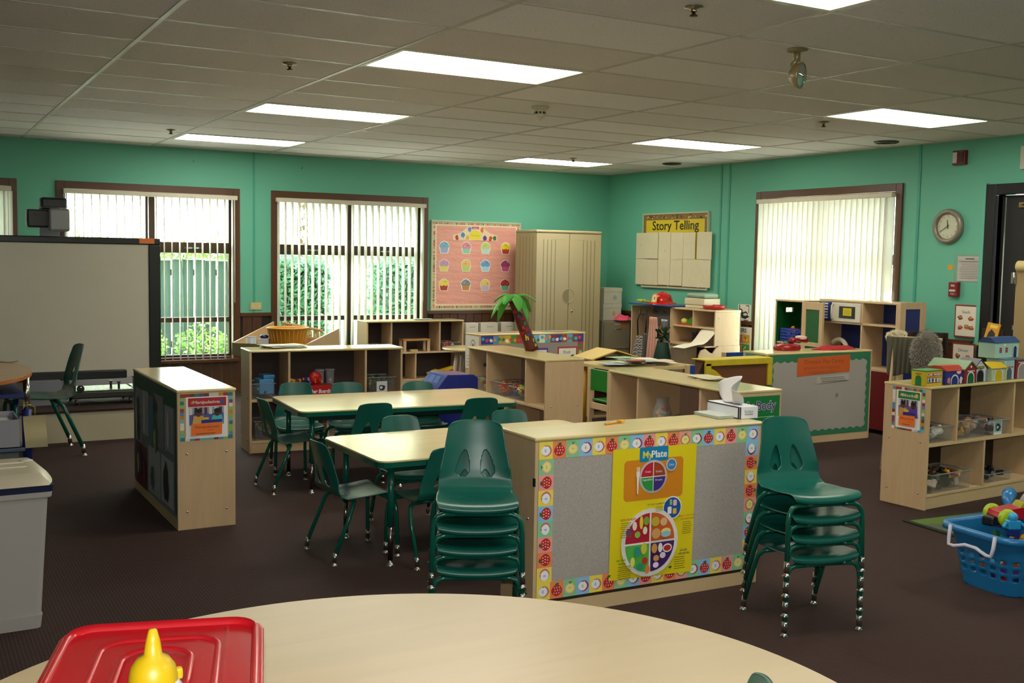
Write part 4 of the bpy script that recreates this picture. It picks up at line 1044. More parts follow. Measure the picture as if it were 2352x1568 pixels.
for x, y, lb in ((5.30, 4.43, 'dark round vent over the Story Telling board'), (5.38, 1.47, 'dark round vent near the clock wall seam')):
    t = ceil('ceiling_vent', lb, 'vent', x, y, 'round ceiling vents')
    MB().lathe([(.11, -.001), (.10, -.012), (.085, -.014)], mat('3a3126', .4, .5), 28, cap=False).build('rim', t)
    MB().lathe([(.085, -.006), (.001, -.006)], BLACK, 28, cap=False).lathe([(.06, -.016), (.055, -.012)], mat('5a5040', .4), 28, cap=False).build('louvre', t)
for x in (.43, 1.62): MB().tube([(0, 0, 0), (0, -.03, .0), (0, -.035, .02)], .003, mat('3f7a66', .5), 6).build('wall_hook', None, loc=(x - (.0), YB, 2.46), label='small hook high on the green wall above the %s window' % ('first' if x < 1 else 'second'), cat='hook', group='wall hooks')

# ================================================================ tall cabinet, file cabinet and their neighbours
CAB = mat('b2a47c', .38, var=.02); CABD = mat('8a7e5c', .4)
t = thing('storage_cabinet', 'tall beige two door storage cabinet in the corner', 'cabinet', (4.708, 5.60, 0))
w, d, h = .464, .49, 1.845
B(-w, w, .022, d, .05, h - .03, CAB, 'body', t, .006); B(-w - .006, w + .006, -.006, d, h - .035, h, CAB, 'top_cap', t, .014, ); B(-w + .02, w - .02, .04, d - .02, 0, .05, mat('3a3426', .5), 'plinth', t)
for sx in (-1, 1):
    a, b = (-w + .003, -.003) if sx < 0 else (.003, w - .003)
    o = B(a, b, 0, .02, .055, h - .04, CAB, 'door', t, .004)
    c = (a + b) / 2; zc = (.055 + h - .04) / 2
    for k in range(4):
        x = (.20 + k * .055) * sx - c
        MB().box(x - .005, x + .005, -.0125, -.009, -.80, .80, CABD).build('groove', o)
    for k in range(4): MB().box((.09 + k * .045) * sx - c - .008, (.09 + k * .045) * sx - c + .008, -.0115, -.0095, .80, .806, CABD).build('vent_slot', o)
    arc = [(sx * .085 * math.sin(PI * k / 16) , .085 * math.cos(PI * k / 16)) for k in range(17)]
    MB().tube([(x - c, -.011, z + 1.06 - zc) for x, z in arc], .0045, CAB, 8).build('pull_rim', o)
    if sx < 0: MB().prism([(x - c, z + 1.06 - zc) for x, z in arc], -.0115, -.0100, CABD, 'y').build('finger_recess', o)
    else: MB().lathe([(.014, 0), (.014, .006), (.006, .008)], CHROME, 14, Matrix.Translation((.05 - c, -.010, .875 - zc)) @ RX).build('lock', o)
for k in range(5): MB().box(-w - .0015, -w, .08 + k * .075, .088 + k * .075, .1, h - .08, CABD).build('side_groove', t)
MB().tube([(.0, 0, 0), (.02, 0, .01), (.03, 0, -.01)], .006, BLACK).ball((.03, 0, -.02), .018, BLACK).build('side_hook', t, loc=(w, .3, 1.62))

t = thing('file_cabinet', 'putty coloured metal file cabinet in the corner', 'filing cabinet', (5.53, 5.74, 0))
FC = mat('9a9176', .4, var=.02)
B(-.215, .215, .01, .50, 0, .745, FC, 'body', t, .004)
for k in range(2):
    z0 = .03 + k * .355; o = B(-.20, .20, -.012, .01, z0, z0 + .34, FC, 'drawer', t, .005); zc = z0 + .17
    MB().tube([(-.06, -.016, .085), (-.05, -.035, .08), (.05, -.035, .08), (.06, -.016, .085)], .006, CHROME).build('handle', o)
    MB().box(-.045, .045, -.016, -.011, .13, .155, mat('c8c2a8', .4)).build('label_holder', o)
MB().box(.06, .14, -.0135, -.0122, .66, .71, mat('e0862a', .6)).build('orange_sticker', t)
P = Print((.06, -.0136, .66)); P.text('SUPPLY', .04, .018, .016, '8a4418'); P.build('sticker_print', t)
BX = mat('cfcbb8', .6)
def carton(label, x, y, z, w, d, h, rz=0, m=BX, draw=None, grp=None):
    t = thing('cardboard_box', label, 'box', (x, y, z), rz, grp); B(-w / 2, w / 2, -d / 2, d / 2, 0, h - .03, m, 'carton', t, .003); B(-w / 2 - .004, w / 2 + .004, -d / 2 - .004, d / 2 + .004, h - .05, h, m, 'lid', t, .003)
    P = Print((-w / 2, -d / 2 - .0008, 0)); blob(P, w * .6, h * .4, .03, .03, draw or 'b8a890', 9); P.build('child_drawing', t); return t
carton('lower white cardboard box on the file cabinet', 5.485, 5.93, .746, .275, .3, .205, 0, grp='white boxes on the file cabinet', draw='c8a888')
carton('upper white cardboard box on the file cabinet stack', 5.49, 5.93, .952, .272, .3, .20, 0, grp='white boxes on the file cabinet', draw='a8b0a8')
def cloth_heap(name, label, cat, loc, rx, ry, hz, m, seed=1, n=26, rz=0):
    rr = random.Random(seed); vs = []; idx = 0
    for j in range(n + 1):
        for i in range(n + 1):
            u, v = i / n * 2 - 1, j / n * 2 - 1; r = min(1, math.hypot(u, v)); e = max(0, 1 - r ** 2.4)
            z = hz * e * (.75 + .25 * math.sin(5 * u + seed) * math.cos(4 * v + seed * 2) + .16 * math.sin(11 * u + 7 * v)) + .002
            s = 1 / max(1, math.hypot(u, v)) if False else 1
            q = math.hypot(u, v); k = min(1, 1 / q) if q > 0 else 1
            vs.append((u * rx * k * (1 + .08 * math.sin(7 * v + seed)), v * ry * k * (1 + .08 * math.cos(6 * u)), z))
    fs = [(j * (n + 1) + i, j * (n + 1) + i + 1, (j + 1) * (n + 1) + i + 1, (j + 1) * (n + 1) + i) for j in range(n) for i in range(n)]
    o = MB().add(vs, fs, m, True).build(name, None, loc=loc, label=label, cat=cat); o.rotation_euler = (0, 0, math.radians(rz)); s = o.modifiers.new('solidify', 'SOLIDIFY'); s.thickness = .003
    return o
cloth_heap('folded_cloth', 'crumpled bright pink cloth on the file cabinet', 'cloth', (5.62, 5.74, .747), .13, .10, .075, mat('e0506c', .8, kind='fabric'), 3)

# white picture bags along the dark panelling
for k, (x, w, c1, c2, lb) in enumerate(((3.70, .17, 'd8cf2a', 'b8c0a0', 'white paper bag with a yellow figure below the cupcake board'), (3.94, .24, 'c8cc3a', '6a98a8', 'white paper bag with yellow and blue drawings below the cupcake board'), (4.20, .19, '7a4a2a', '8a6a3a', 'white paper bag with a brown bear face beside the tall cabinet'))):
    t = thing('paper_bag', lb, 'bag', (x, 6.22, .0), 0, 'white paper bags below the cupcake board')
    B(-w / 2, w / 2, -.05, .05, .40, .715, mat('dcd8c8', .7), 'bag_body', t, .004); B(-w / 2 + .01, w / 2 - .01, -.052, .052, 0, .40, mat('b9b49f', .7), 'display_box', t)
    P = Print((-w / 2, -.0505, .40)); blob(P, w * .35, .12, .035, .05, c1, 12); blob(P, w * .72, .15, .025, .03, c2, 10); P.lines(w * .3, .25, w * .8, .28, 1, '8a8a78', .2); P.build('drawing', t)

# ================================================================ dress-up unit and cubby along the clock wall
def opening_box(t, L, D, Hh, w=.018, m=BIRCH, back=None):
    """open-fronted box, front at local y=-D/2"""
    for s in (-1, 1): B(min(s * L / 2, s * (L / 2 - w)), max(s * L / 2, s * (L / 2 - w)), -D / 2, D / 2, 0, Hh - w, m, 'side_panel', t, .003)
    B(-L / 2 + w, L / 2 - w, D / 2 - .012, D / 2 - .004, .02, Hh - w, back or m, 'back_panel', t)
    B(-L / 2 + w, L / 2 - w, -D / 2 + .01, D / 2 - .012, .05, .068, BIRCHX, 'bottom_shelf', t)
t = thing('dress_up_unit', 'dress-up stand with blue top holding aprons and play clothes', 'shelf', (5.42, 4.68, 0), -90)
opening_box(t, .76, .34, .985, back=mat('9a9590', .6)); B(-.40, .42, -.20, .19, .985, 1.003, mat('2a4a86', .3), 'blue_top', t, .006)
for x in (-.27, -.10, .10, .26): MB().tube([(0, .0, 0), (0, -.05, 0), (0, -.06, .02)], .006, mat('2c5a34', .4), 8).build('coat_hook', t, loc=(x, .155, .90))
B(-.36, .36, .135, .155, .87, .93, mat('8e8880', .6), 'hook_rail', t)
# play clothes: hanging folded sheets
def hang(name, label, loc, rz, top, bot, z1, z0, m, folds=5, depth=.03, lean=0.0, extra=None, cat='clothes'):
    t = thing(name, label, cat, loc, rz); n, k = 28, 22; vs = []
    for j in range(k + 1):
        f = j / k; w = top + (bot - top) * (f ** 1.3)
        for i in range(n + 1):
            u = i / n * 2 - 1; vs.append((u * w / 2 + lean * f, depth * math.sin(folds * PI * u + f * 2) * (.35 + .65 * f), z1 + (z0 - z1) * f + .012 * math.sin(3 * u) * f))
    fs = [(j * (n + 1) + i, j * (n + 1) + i + 1, (j + 1) * (n + 1) + i + 1, (j + 1) * (n + 1) + i) for j in range(k) for i in range(n)]
    o = MB().add(vs, fs, m, True).build('garment', t); s = o.modifiers.new('solidify', 'SOLIDIFY'); s.thickness = .004
    return t
def check(n, l, b):
    tc = n.new('ShaderNodeTexCoord'); c = n.new('ShaderNodeTexChecker'); c.inputs['Scale'].default_value = 60; c.inputs[1].default_value = (*lin('3a3a38'), 1); c.inputs[2].default_value = (*lin('c8c4bc'), 1)
    l.new(tc.outputs['Object'], c.inputs[0]); l.new(c.outputs[0], b.inputs['Base Color']); b.inputs['Roughness'].default_value = .8
t = hang('play_apron', 'grey checked play apron hanging from black straps', (5.24, 4.83, 0), -90, .18, .34, .62, .22, special('checked_cloth', check), 3, .02, -.06)
for s in (-1, 1): MB().tube([(s * .055 - .0, .02, .93), (s * .085, -.0, .80), (s * .07, 0, .62)], .008, BLACK, 6).build('strap', t)
MB().tube([(-.06, .02, .88), (0, .0, .875), (.06, .02, .88)], .007, BLACK, 6).build('strap', t)
hang('play_trousers', 'dark grey play trousers hanging beside the checked apron', (5.22, 4.72, 0), -90, .12, .26, .66, .20, mat('5d5c55', .85, kind='fabric'), 2, .03, .0)
t = hang('play_dress', 'pale pink play dress hanging in the dress-up stand', (5.20, 4.56, 0), -90, .15, .30, .86, .18, mat('d8a894', .7, kind='fabric'), 4, .035, .01)
hang('sequin_dress', 'silver sequined play costume hanging beside the pink dress', (5.24, 4.40, 0), -90, .10, .14, .84, .26, mat('9a98a0', .18, .9, kind='foil'), 5, .03)
# firefighter helmet
t = thing('fire_helmet', 'red toy fire helmet on the blue topped stand', 'helmet', (5.40, 4.66, 1.003), -80)
RED = mat('c8201a', .18)
MB().lathe([(.185, .0), (.175, .012), (.135, .02), (.128, .05), (.105, .095), (.06, .125), (.001, .135)], RED, 36, sx=.82, sy=1.0, cap=False).build('shell', t)
for k in range(6):
    a = PI * 2 * k / 6; MB().tube([(.105 * math.cos(a), .128 * math.sin(a), .04), (.085 * math.cos(a), .10 * math.sin(a), .10), (0, 0, .137)], .008, RED, 6).build('ridge', t)
P = Print((-.045, -.147, .02), (1, 0, 0), (0, .25, .97)); P.poly([(0, 0), (.09, 0), (.085, .085), (.045, .11), (.005, .085)], 'e0a83a'); P.ell(.045, .05, .026, .033, 'e8e2d8'); P.rect(.035, .03, .055, .07, 'a83a22'); P.text('FIRE', .045, .008, .022, 'f0f0f0', .02); P.build('front_badge', t)
t = thing('feather_duster', 'small yellow toy duster next to the fire helmet', 'toy', (5.32, 4.93, 1.004), -60); sp = MB()
for k in range(60): a = R_(0, 2 * PI); sp.tube([(0, 0, .02), (R_(-.07, .07), R_(-.05, .05), R_(.01, .045))], [.006, .002], mat('e0d42a', .6), 4)
sp.build('tuft', t); MB().tube([(.03, 0, .015), (.16, .02, .012)], .007, mat('b8861f', .5)).build('handle', t)

t = thing('cubby_unit', 'light birch cubby unit with open compartments by the Story Telling board', 'shelf', (5.44, 3.93, 0), -90)
L = .74; D = .36
for s in (-1, 1):
    B(min(s * .37, s * .352), max(s * .37, s * .352), -D / 2, D / 2, .60, .985, BIRCH, 'side_panel', t, .003); bolts(t, s * .37, s, (-.13, .13), (.66, .90))
B(-.37, .37, D / 2 - .012, D / 2 - .004, .60, .96, mat('a08c78', .5), 'back_panel', t); B(-.375, .375, -.185, .18, .965, .985, BIRCHX, 'top_panel', t, .005)
B(-.352, .352, -.175, .165, .775, .793, BIRCHX, 'shelf', t, .002); B(-.02, -.002, -.17, .165, .793, .965, BIRCH, 'divider', t)
B(-.352, .352, -.30, .165, .585, .60, BIRCHX, 'desk_top', t, .002)
side = [(-.17 - .22, 0), (.18, 0), (.18, .60), (-.12, .60), (-.155, .575), (-.20, .52), (-.25, .54), (-.30, .575), (-.36, .56), (-.39, .50)]
for s in (.37, -.352): MB().prism([(p[0], p[1]) for p in side], s - .018, s, BIRCH, 'x').build('scrolled_side', t, .003)
for z in (.47, .51): MB().ball((.371, .03, z), .007, mat('5a4630', .4)).build('bolt', t)
B(-.352, .352, -.28, .165, .08, .095, BIRCHX, 'bottom_shelf', t)
# contents
t = thing('toy_tray', 'green and yellow toy shapes in the cubby compartment', 'toy', (5.36, 4.10, .794), -90); B(-.13, .13, -.08, .08, 0, .012, mat('b8301c', .4), 'red_plate', t, .004)
MB().prism([(-.10, 0), (.13, 0), (.13, .13)], -.03, .0, mat('4a9a28', .4), 'y').build('green_wedge', t, .003); MB().ball((-.06, -.03, .04), .035, mat('d8e05a', .4), sx=1.4).build('yellow_fruit', t)
t = thing('gift_bow', 'dark green and gold gift bow bundle in front of the cubby unit', 'decoration', (5.06, 4.20, .0), -90); m = MB()
for k in range(70):
    a, b = R_(0, 2 * PI), R_(-.8, 1.2); r = R_(.04, .11); m.tube([(0, 0, .66), (r * math.cos(a), r * math.sin(a) * .6, .66 + r * b), (r * .6 * math.cos(a + .6), r * .4 * math.sin(a + .6), .66 + r * b * .4)], .008, random.choice([mat('0f4a38', .3), mat('12302a', .3), mat('1f5a48', .2), mat('a8862f', .3)]), 4)
m.build('ribbons', t); MB().lathe([(.07, .30), (.10, .42), (.06, .6)], mat('123a2c', .6, kind='fabric'), 14).build('wrapped_bundle', t); MB().lathe([(.11, 0), (.11, .30)], mat('8a7050', .6, kind='wood'), 14).build('pedestal', t)
t = thing('paper_stack', 'fan of cream paper sheets sticking out of the cubby desk', 'papers', (5.19, 3.72, .602), -90)
for k in range(5):
    vs = []; n = 10
    for j in range(n + 1):
        f = j / n
        for i in (0, 1): vs.append(((i - .5) * .21 + .015 * k, .10 - .42 * f * (.9 + .04 * k), .155 * max(0, 1 - 2.2 * f) ** 1.5 - .0 + .004 * k - (.085 * max(0, f - .55) ** 1.2) + .004))
    MB().add(vs, [(2 * j, 2 * j + 1, 2 * j + 3, 2 * j + 2) for j in range(n)], PAPER, True).build('paper_sheet', t)
t = thing('marker_caddy', 'black pen holder standing in the cubby desk', 'pen holder', (5.33, 3.98, .602), 0); MB().lathe([(.03, 0), (.034, .07)], BLACK, 14).build('cup', t)
for k in range(7): MB().tube([(R_(-.015, .015), R_(-.015, .015), .01), (R_(-.03, .03), R_(-.03, .03), .12)], .005, BLACK, 6).build('pen', t)
t = thing('storage_case', 'white rounded plastic case on top of the cubby unit', 'case', (5.46, 4.02, .986), -90)
B(-.165, .165, -.11, .11, .0, .035, mat('cfc8a8', .5), 'base_tray', t, .008); B(-.17, .17, -.115, .115, .037, .11, mat('cdc6a4', .45), 'drawer_front', t, .008); B(-.16, .16, -.108, .108, .112, .165, mat('8fa68e', .5), 'lid', t, .04)
t = thing('red_tray', 'red plastic tray at the edge of the cubby top', 'tray', (5.40, 3.75, .986), -90); MB().lathe([(.10, 0), (.135, .008), (.145, .045), (.138, .046), (.12, .012), (.001, .008)], mat('b01c16', .3), 32, sy=.75, cap=False).build('dish', t)

# ================================================================ play kitchen
t = thing('play_kitchen', 'wooden play kitchen with green and blue backs and a toy microwave', 'play kitchen', (5.36, 1.86, 0), -90)   # local x: -.75 .. .75 runs towards the door
KG, KB = mat('0f5a26', .4), mat('1b2f6e', .45)
m = MB()
for q in ((-.16, .17, 0, 1.02), (-.16, -.04, 1.02, 1.065), (.06, .17, 1.02, 1.065), (-.16, .17, 1.065, 1.145)):
    m.box(-.74, -.722, q[0], q[1], q[2], q[3], BIRCH); m.box(-.722, -.715, q[0], q[1], q[2], q[3], KG)
m.build('side_panel', t); B(-.385, -.36, -.16, .17, 0, 1.145, BIRCH, 'side_panel', t, .003); B(-.74, -.36, -.165, .17, 1.13, 1.15, BIRCHX, 'top_panel', t, .005)
m = MB().box(-.715, -.385, .155, .165, .02, 1.13, KG)
m.build('fridge_back', t); B(-.715, -.385, -.15, .155, .72, .735, BIRCHX, 'fridge_shelf', t)
dr = thing('fridge_door', None, None, (-.36, -.16, 0), -8); dr.parent = t
m = MB()
for q in ((0, .05, .05, 1.14), (.25, .30, .05, 1.14), (.05, .25, 1.07, 1.14), (.05, .25, .72, .76), (.05, .25, .05, .12)): m.box(q[0], q[1], -.012, .012, q[2], q[3], BIRCH)
m.build('door_frame', dr, .002); B(.05, .25, -.004, .004, .76, 1.07, KG, 'upper_panel', dr); B(.05, .25, -.004, .004, .12, .72, KG, 'lower_panel', dr)
B(-.20, .74, -.12, .17, 1.155, 1.175, BIRCHX, 'top_panel', t, .004); B(-.17, .74, -.12, .165, .955, .972, BIRCHX, 'shelf', t, .002); B(-.17, .74, -.16, .165, .56, .58, BIRCHX, 'worktop', t, .002)
B(-.17, .74, .155, .165, .10, 1.155, KB, 'back_panel', t); B(.31, .328, -.12, .155, .58, 1.155, BIRCH, 'divider', t, .002); B(.715, .74, -.14, .17, 0, 1.155, BIRCH, 'side_panel', t, .003); B(-.19, -.17, -.10, .17, 0, .955, BIRCH, 'side_panel', t, .003)
m = MB()
for q in ((.74, .765, -.14, -.07, .2, 1.18), (.74, .765, .12, .19, .2, 1.18)): m.box(*q, BIRCH)
m.box(.742, .762, -.07, .12, 1.12, 1.18, BIRCH); m.build('end_frame', t, .002); B(.748, .757, -.07, .12, .2, 1.12, KB, 'end_panel', t)
B(-.19, .715, -.16, -.145, .04, .56, mat('6a1418', .45), 'red_cupboard_front', t, .003)
o = B(-.19, .305, -.13, .12, .974, 1.15, mat('d8d4c2', .4), 'microwave', t, .004)
mm = MB(); mm.box(-.2475, -.09, -.128, -.1255, -.088, .088, mat('22346c', .4)); mm.build('control_panel', o)
for k in range(6): MB().box(-.215, -.135, -.1295, -.128, .065 - k * .026, .078 - k * .026, mat('d8dce4', .5)).build('button', o)
MB().tube([(-.07, -.128, .07), (-.06, -.158, .06), (-.06, -.162, 0), (-.06, -.158, -.06), (-.07, -.128, -.07)], .008, mat('c9c2a6', .3), 8).build('handle', o)
MB().box(-.0, .19, -.1275, -.1252, -.055, .055, mat('22221f', .2)).build('window_pane', o); MB().box(.05, .15, -.1295, -.1276, -.03, .04, mat('e0cc22', .5)).build('yellow_note', o)
P = Print((.05, -.130, -.03)); P.lines(.01, .01, .09, .06, 4, '6a6018', .2); P.build('note_writing', o)
MB().tube([(-.06, -.03, .0), (-.06, -.03, .12)] + [(-.06 - .10 + .10 * math.cos(a), -.03, .12 + .10 * math.sin(a)) for a in [PI * k / 10 for k in range(1, 9)]], .022, mat('d8d2bc', .4), 12).build('tap', t, loc=(.14, .0, .58))
t = thing('play_food_basket', 'blue plastic basket of play food inside the play fridge', 'basket', (5.31, 2.41, .736), -90)
m = MB(); bb = mat('1f3c9a', .35)
for z in (0, .03, .06, .09, .115): m.box(-.135, .135, -.085, -.08, z, z + .018, bb); m.box(-.135, .135, .08, .085, z, z + .018, bb); m.box(-.135, -.13, -.085, .085, z, z + .018, bb); m.box(.13, .135, -.085, .085, z, z + .018, bb)
for k in range(9): m.box(-.135 + k * .033, -.129 + k * .033, -.086, -.079, 0, .12, bb); m.box(-.135 + k * .033, -.129 + k * .033, .079, .086, 0, .12, bb)
m.box(-.135, .135, -.085, .085, 0, .004, bb); m.build('basket_body', t); 
TOYC = ['b8251c', 'd8b420', '1f6a3a', '2444a0', '6a2a7a', 'd0662a', 'd8d4cc', '28282c', '3f9ac0', 'c85a8a']
def pile(name, parent, x0, x1, y0, y1, z0, z1, n, cols=TOYC, seed=1, s=.022, loc=None):
    rr = random.Random(seed); m = MB()
    for k in range(n):
        c = mat(rr.choice(cols), .35); f = rr.random() ** .7; r = s * rr.uniform(.6, 1.3)
        p = (rr.uniform(x0 + r, x1 - r), rr.uniform(y0 + r, y1 - r), z0 + r + (z1 - z0 - r) * f * (1 - .35 * abs(rr.uniform(-1, 1))))
        M = Matrix.Translation(p) @ Euler((rr.uniform(0, 3), rr.uniform(0, 3), rr.uniform(0, 3))).to_matrix().to_4x4(); q = rr.random()
        if q < .45: m.box(-r, r, -r * .6, r * .6, -r * .5, r * .5, c, M)
        elif q < .7: m.ball((0, 0, 0), r * .8, c, M, 8, 5)
        else: m.lathe([(r * .7, -r * .4), (r * .7, r * .4)], c, 9, M)
    return m.build(name, parent, kind='stuff', loc=loc)
pile('play_food', t, -.12, .12, -.075, .075, .005, .14, 40, seed=5)
# red toys on the scalloped shelf
t = thing('toy_phone', 'dark red toy telephone on the shelf with scalloped border', 'toy', (4.22, 1.42, .771), 5); RD = mat('8e1016', .28)
MB().lathe([(.13, 0), (.135, .02), (.12, .045), (.05, .055), (.001, .056)], RD, 28, sy=.72, cap=False).build('body', t)
MB().tube([(.03, -.01, .07), (.10, 0, .085), (.17, .01, .075), (.24, .0, .08)], [.028, .018, .018, .03], RD, 10).build('handset', t); MB().lathe([(.045, 0), (.05, .02), (.03, .028), (.001, .028)], mat('d8b8a8', .3), 18, Matrix.Translation((.20, .02, .085))).build('white_dial', t)
MB().ball((-.02, 0, .055), .02, mat('3f7a3a', .4)).build('green_button', t)
cloth_heap('folded_cloth', 'folded bright red cloth on the shelf with scalloped border', 'cloth', (4.70, 1.35, .771), .24, .10, .035, mat('a5171b', .85, kind='fabric'), 8)
# fur costume rack
t = thing('costume_rack', 'wooden play clothes rack draped with grey fur costumes', 'clothes rack', (4.17, .055, 0), -62)
for s in (-1, 1):
    for u in (-1, 1): MB().tube([(s * .17, u * .17, 0), (s * .15, 0, .98)], .012, BIRCH, 8).build('leg', t)
MB().tube([(-.18, 0, .97), (.18, 0, .97)], .012, BIRCH, 8).build('rail', t)
MB().tube([(-.20, 0, .30), (.20, 0, .30)], .010, BIRCH, 8).build('lower_rail', t)
def furry(name, label, loc, rx, ry, rz_, col, col2, n=2600, L=.02, seed=2):
    rr = random.Random(seed); m = MB(); t2 = thing(name, label, 'costume', loc); m.ball((0, 0, 0), 1, mat(col, .95, kind='fabric'), Matrix.Diagonal((rx, ry, rz_, 1)), 24, 16); vs, fs = [], []
    for k in range(n):
        v = Vector((rr.gauss(0, 1), rr.gauss(0, 1), rr.gauss(0, 1))).normalized(); p = Vector((v.x * rx, v.y * ry, v.z * rz_)); d = (v + Vector((rr.gauss(0, .35), rr.gauss(0, .35), rr.gauss(0, .35) - .5))).normalized() * L; s = v.orthogonal().normalized() * .004
        i = len(vs); vs += [p - s, p + s, p + d]; fs.append((i, i + 1, i + 2))
    m.add(vs, fs, mat(col2, .9)); m.build('fur', t2, kind='stuff'); return t2
furry('fur_costume', 'mottled grey furry costume bulging over the rack', (4.11, -.085, .87), .10, .10, .17, '6a655a', '8f8a7c')
hang('knit_costume', 'striped grey and olive knitted costume hanging on the rack', (4.10, .125, 0), -62, .22, .20, .98, .70, mat('6f6c58', .95, kind='fabric'), 6, .02, cat='costume')
hang('brown_costume', 'dark brown cloth costume draped across the top of the rack', (4.24, .01, 0), -62, .28, .30, 1.02, .86, mat('2f1d17', .9, kind='fabric'), 3, .03, cat='costume')
furry('fluffy_boa', 'cream fluffy boa trailing over the rack end', (4.19, .245, .97), .09, .06, .05, 'a89f80', 'c8c0a0', 900, .018, 4)
# tall birch play panel with hinges near the black door
t = thing('birch_cabinet', 'tall birch cabinet with rounded top and steel hinges by the black door', 'cabinet', (5.05, -.50, 0), -90)
BC = mat('9c855c', .45, kind='wood')
B(-.38, .40, -.02, .34, 0, 1.50, BC, 'body', t, .012); MB().tube([(-.37, -.0, 1.51), (.39, -.0, 1.51)], .045, mat('c2ae72', .4, kind='woodx'), 14).build('rounded_top', t)
for z in (.86, 1.38): MB().box(-.41, -.37, -.03, -.02, z, z + .085, CHROME).tube([(-.385, -.03, z), (-.385, -.03, z + .085)], .006, CHROME).build('hinge', t)
B(.0, .004, -.022, -.02, .05, 1.45, mat('3a2c18', .6), 'door_gap', t)
t = thing('book_ledge', 'small dark wooden ledge holding a yellow picture book near the door', 'ledge', (5.40, .33, .86), -90)
B(-.10, .10, -.05, .03, 0, .015, mat('a8883a', .5, kind='woodx'), 'ledge_board', t, .002); B(-.10, .10, .02, .03, 0, .14, mat('2f1c10', .5), 'back_board', t, .002); B(-.012, .012, .02, .035, -.86, 0, mat('2f1c10', .5), 'stand_post', t)
o = MB().box(-.07, .05, -.006, .006, 0, .17, mat('c8901c', .5)).build('picture_book', t, .002, loc=(0, -.005, .018)); o.rotation_euler = (-.2, .12, 0)
P = Print((-.07, -.0066, 0)); P.poly([(.02, .02), (.1, .02), (.09, .09), (.05, .12), (.03, .09)], '241a14'); P.rect(.03, .13, .1, .155, 'e8c84a'); P.build('cover_print', o)

# ================================================================ whiteboard corner
t = thing('whiteboard', 'large black framed whiteboard on a rolling stand by the window', 'whiteboard', (-1.25, 4.2, .252))
FB = mat('1c201d', .35); x0, x1 = -.98, .89; zb, zt = .20, 1.37
B(x0, x1, .0, .03, zb, zt, mat('c9c4b2', .22, var=.03), 'board_surface', t)
m = MB(); m.box(x0 - .09, x1, -.012, .045, zt - .055, zt, FB).box(x1 - .098, x1, -.012, .045, zb, zt - .055, FB).box(x0 - .09, x0 + .01, -.012, .045, zb, zt - .055, FB); m.build('frame', t, .008)
B(x0 - .05, x1 - .29, -.05, .02, zb - .01, zb + .062, FB, 'pen_tray', t, .01)
B(x1 - .175, x1 - .05, -.018, -.012, zt - .045, zt, mat('e07a30', .5), 'orange_tape', t)
for x in (-.62, .70): B(x - .03, x + .03, .05, .10, .06, 1.1, mat('5d6064', .4), 'support_post', t, .004)
B(-.05, .10, .05, .11, .3, 1.60, mat('6a6d72', .35, .4), 'projector_column', t, .004)
MB().box(-.62, .70, .05, .09, .07, .10, FB).build('base_bar', t, .004)
for x in (-.62, .70):
    MB().box(x - .03, x + .03, -.42, .32, .05, .10, FB).build('foot_bar', t, .008)
    for y in (-.38, .28): MB().lathe([(.028, -.012), (.032, 0), (.028, .012)], BLACK, 16, Matrix.Translation((x, y, .03)) @ Matrix.Rotation(PI / 2, 4, 'Y')).build('caster', t)
t = thing('projector', 'grey boxy projector mounted above the whiteboard', 'projector', (-1.20, 4.16, 1.66))
B(-.205, .02, -.02, .12, .03, .175, mat('2e2c28', .4), 'body', t, .015); B(-.05, .11, -.075, -.03, .0, .185, mat('8b8c8c', .3, .3), 'front_housing', t, .018); B(-.10, .10, .0, .14, .18, .275, mat('232326', .35), 'mirror_hood', t, .02)
B(-.165, -.115, -.024, -.02, .125, .135, BLACK, 'vent_slot', t); MB().tube([(-.1, -.03, .19), (.08, -.03, .19), (.10, -.03, .2)], .005, CHROME).build('tilt_bar', t)
t = thing('equipment_cart', 'low dark grey equipment tray on casters below the whiteboard', 'cart', (-.88, 3.96, .252))
B(-.24, .26, -.02, .36, .055, .115, mat('33362f', .35), 'tray', t, .012); B(-.23, .25, -.01, .35, .115, .121, mat('5f6868', .25), 'tray_top', t, .003)
for x in (-.20, .22):
    for y in (.01, .33): MB().lathe([(.022, -.01), (.026, 0), (.022, .01)], BLACK, 14, Matrix.Translation((x, y, .026)) @ Matrix.Rotation(PI / 2, 4, 'Y')).build('caster', t)
for x, y in ((.10, .20), (.15, .12)): MB().tube([(x, y, .12), (x, y, .165)], .010, BLACK).lathe([(.018, 0), (.018, .01)], CHROME, 12, Matrix.Translation((x, y, .165))).build('knob', t)
MB().lathe([(.03, -.008), (.03, .008)], BLACK, 16, Matrix.Translation((-.17, -.02, .14)) @ RX).ball((-.17, -.035, .15), .010, CHROME).build('crank', t)
B(-.55, -.30, .10, .36, .0, .20, mat('7c8088', .5), 'grey_carton', t, .004)

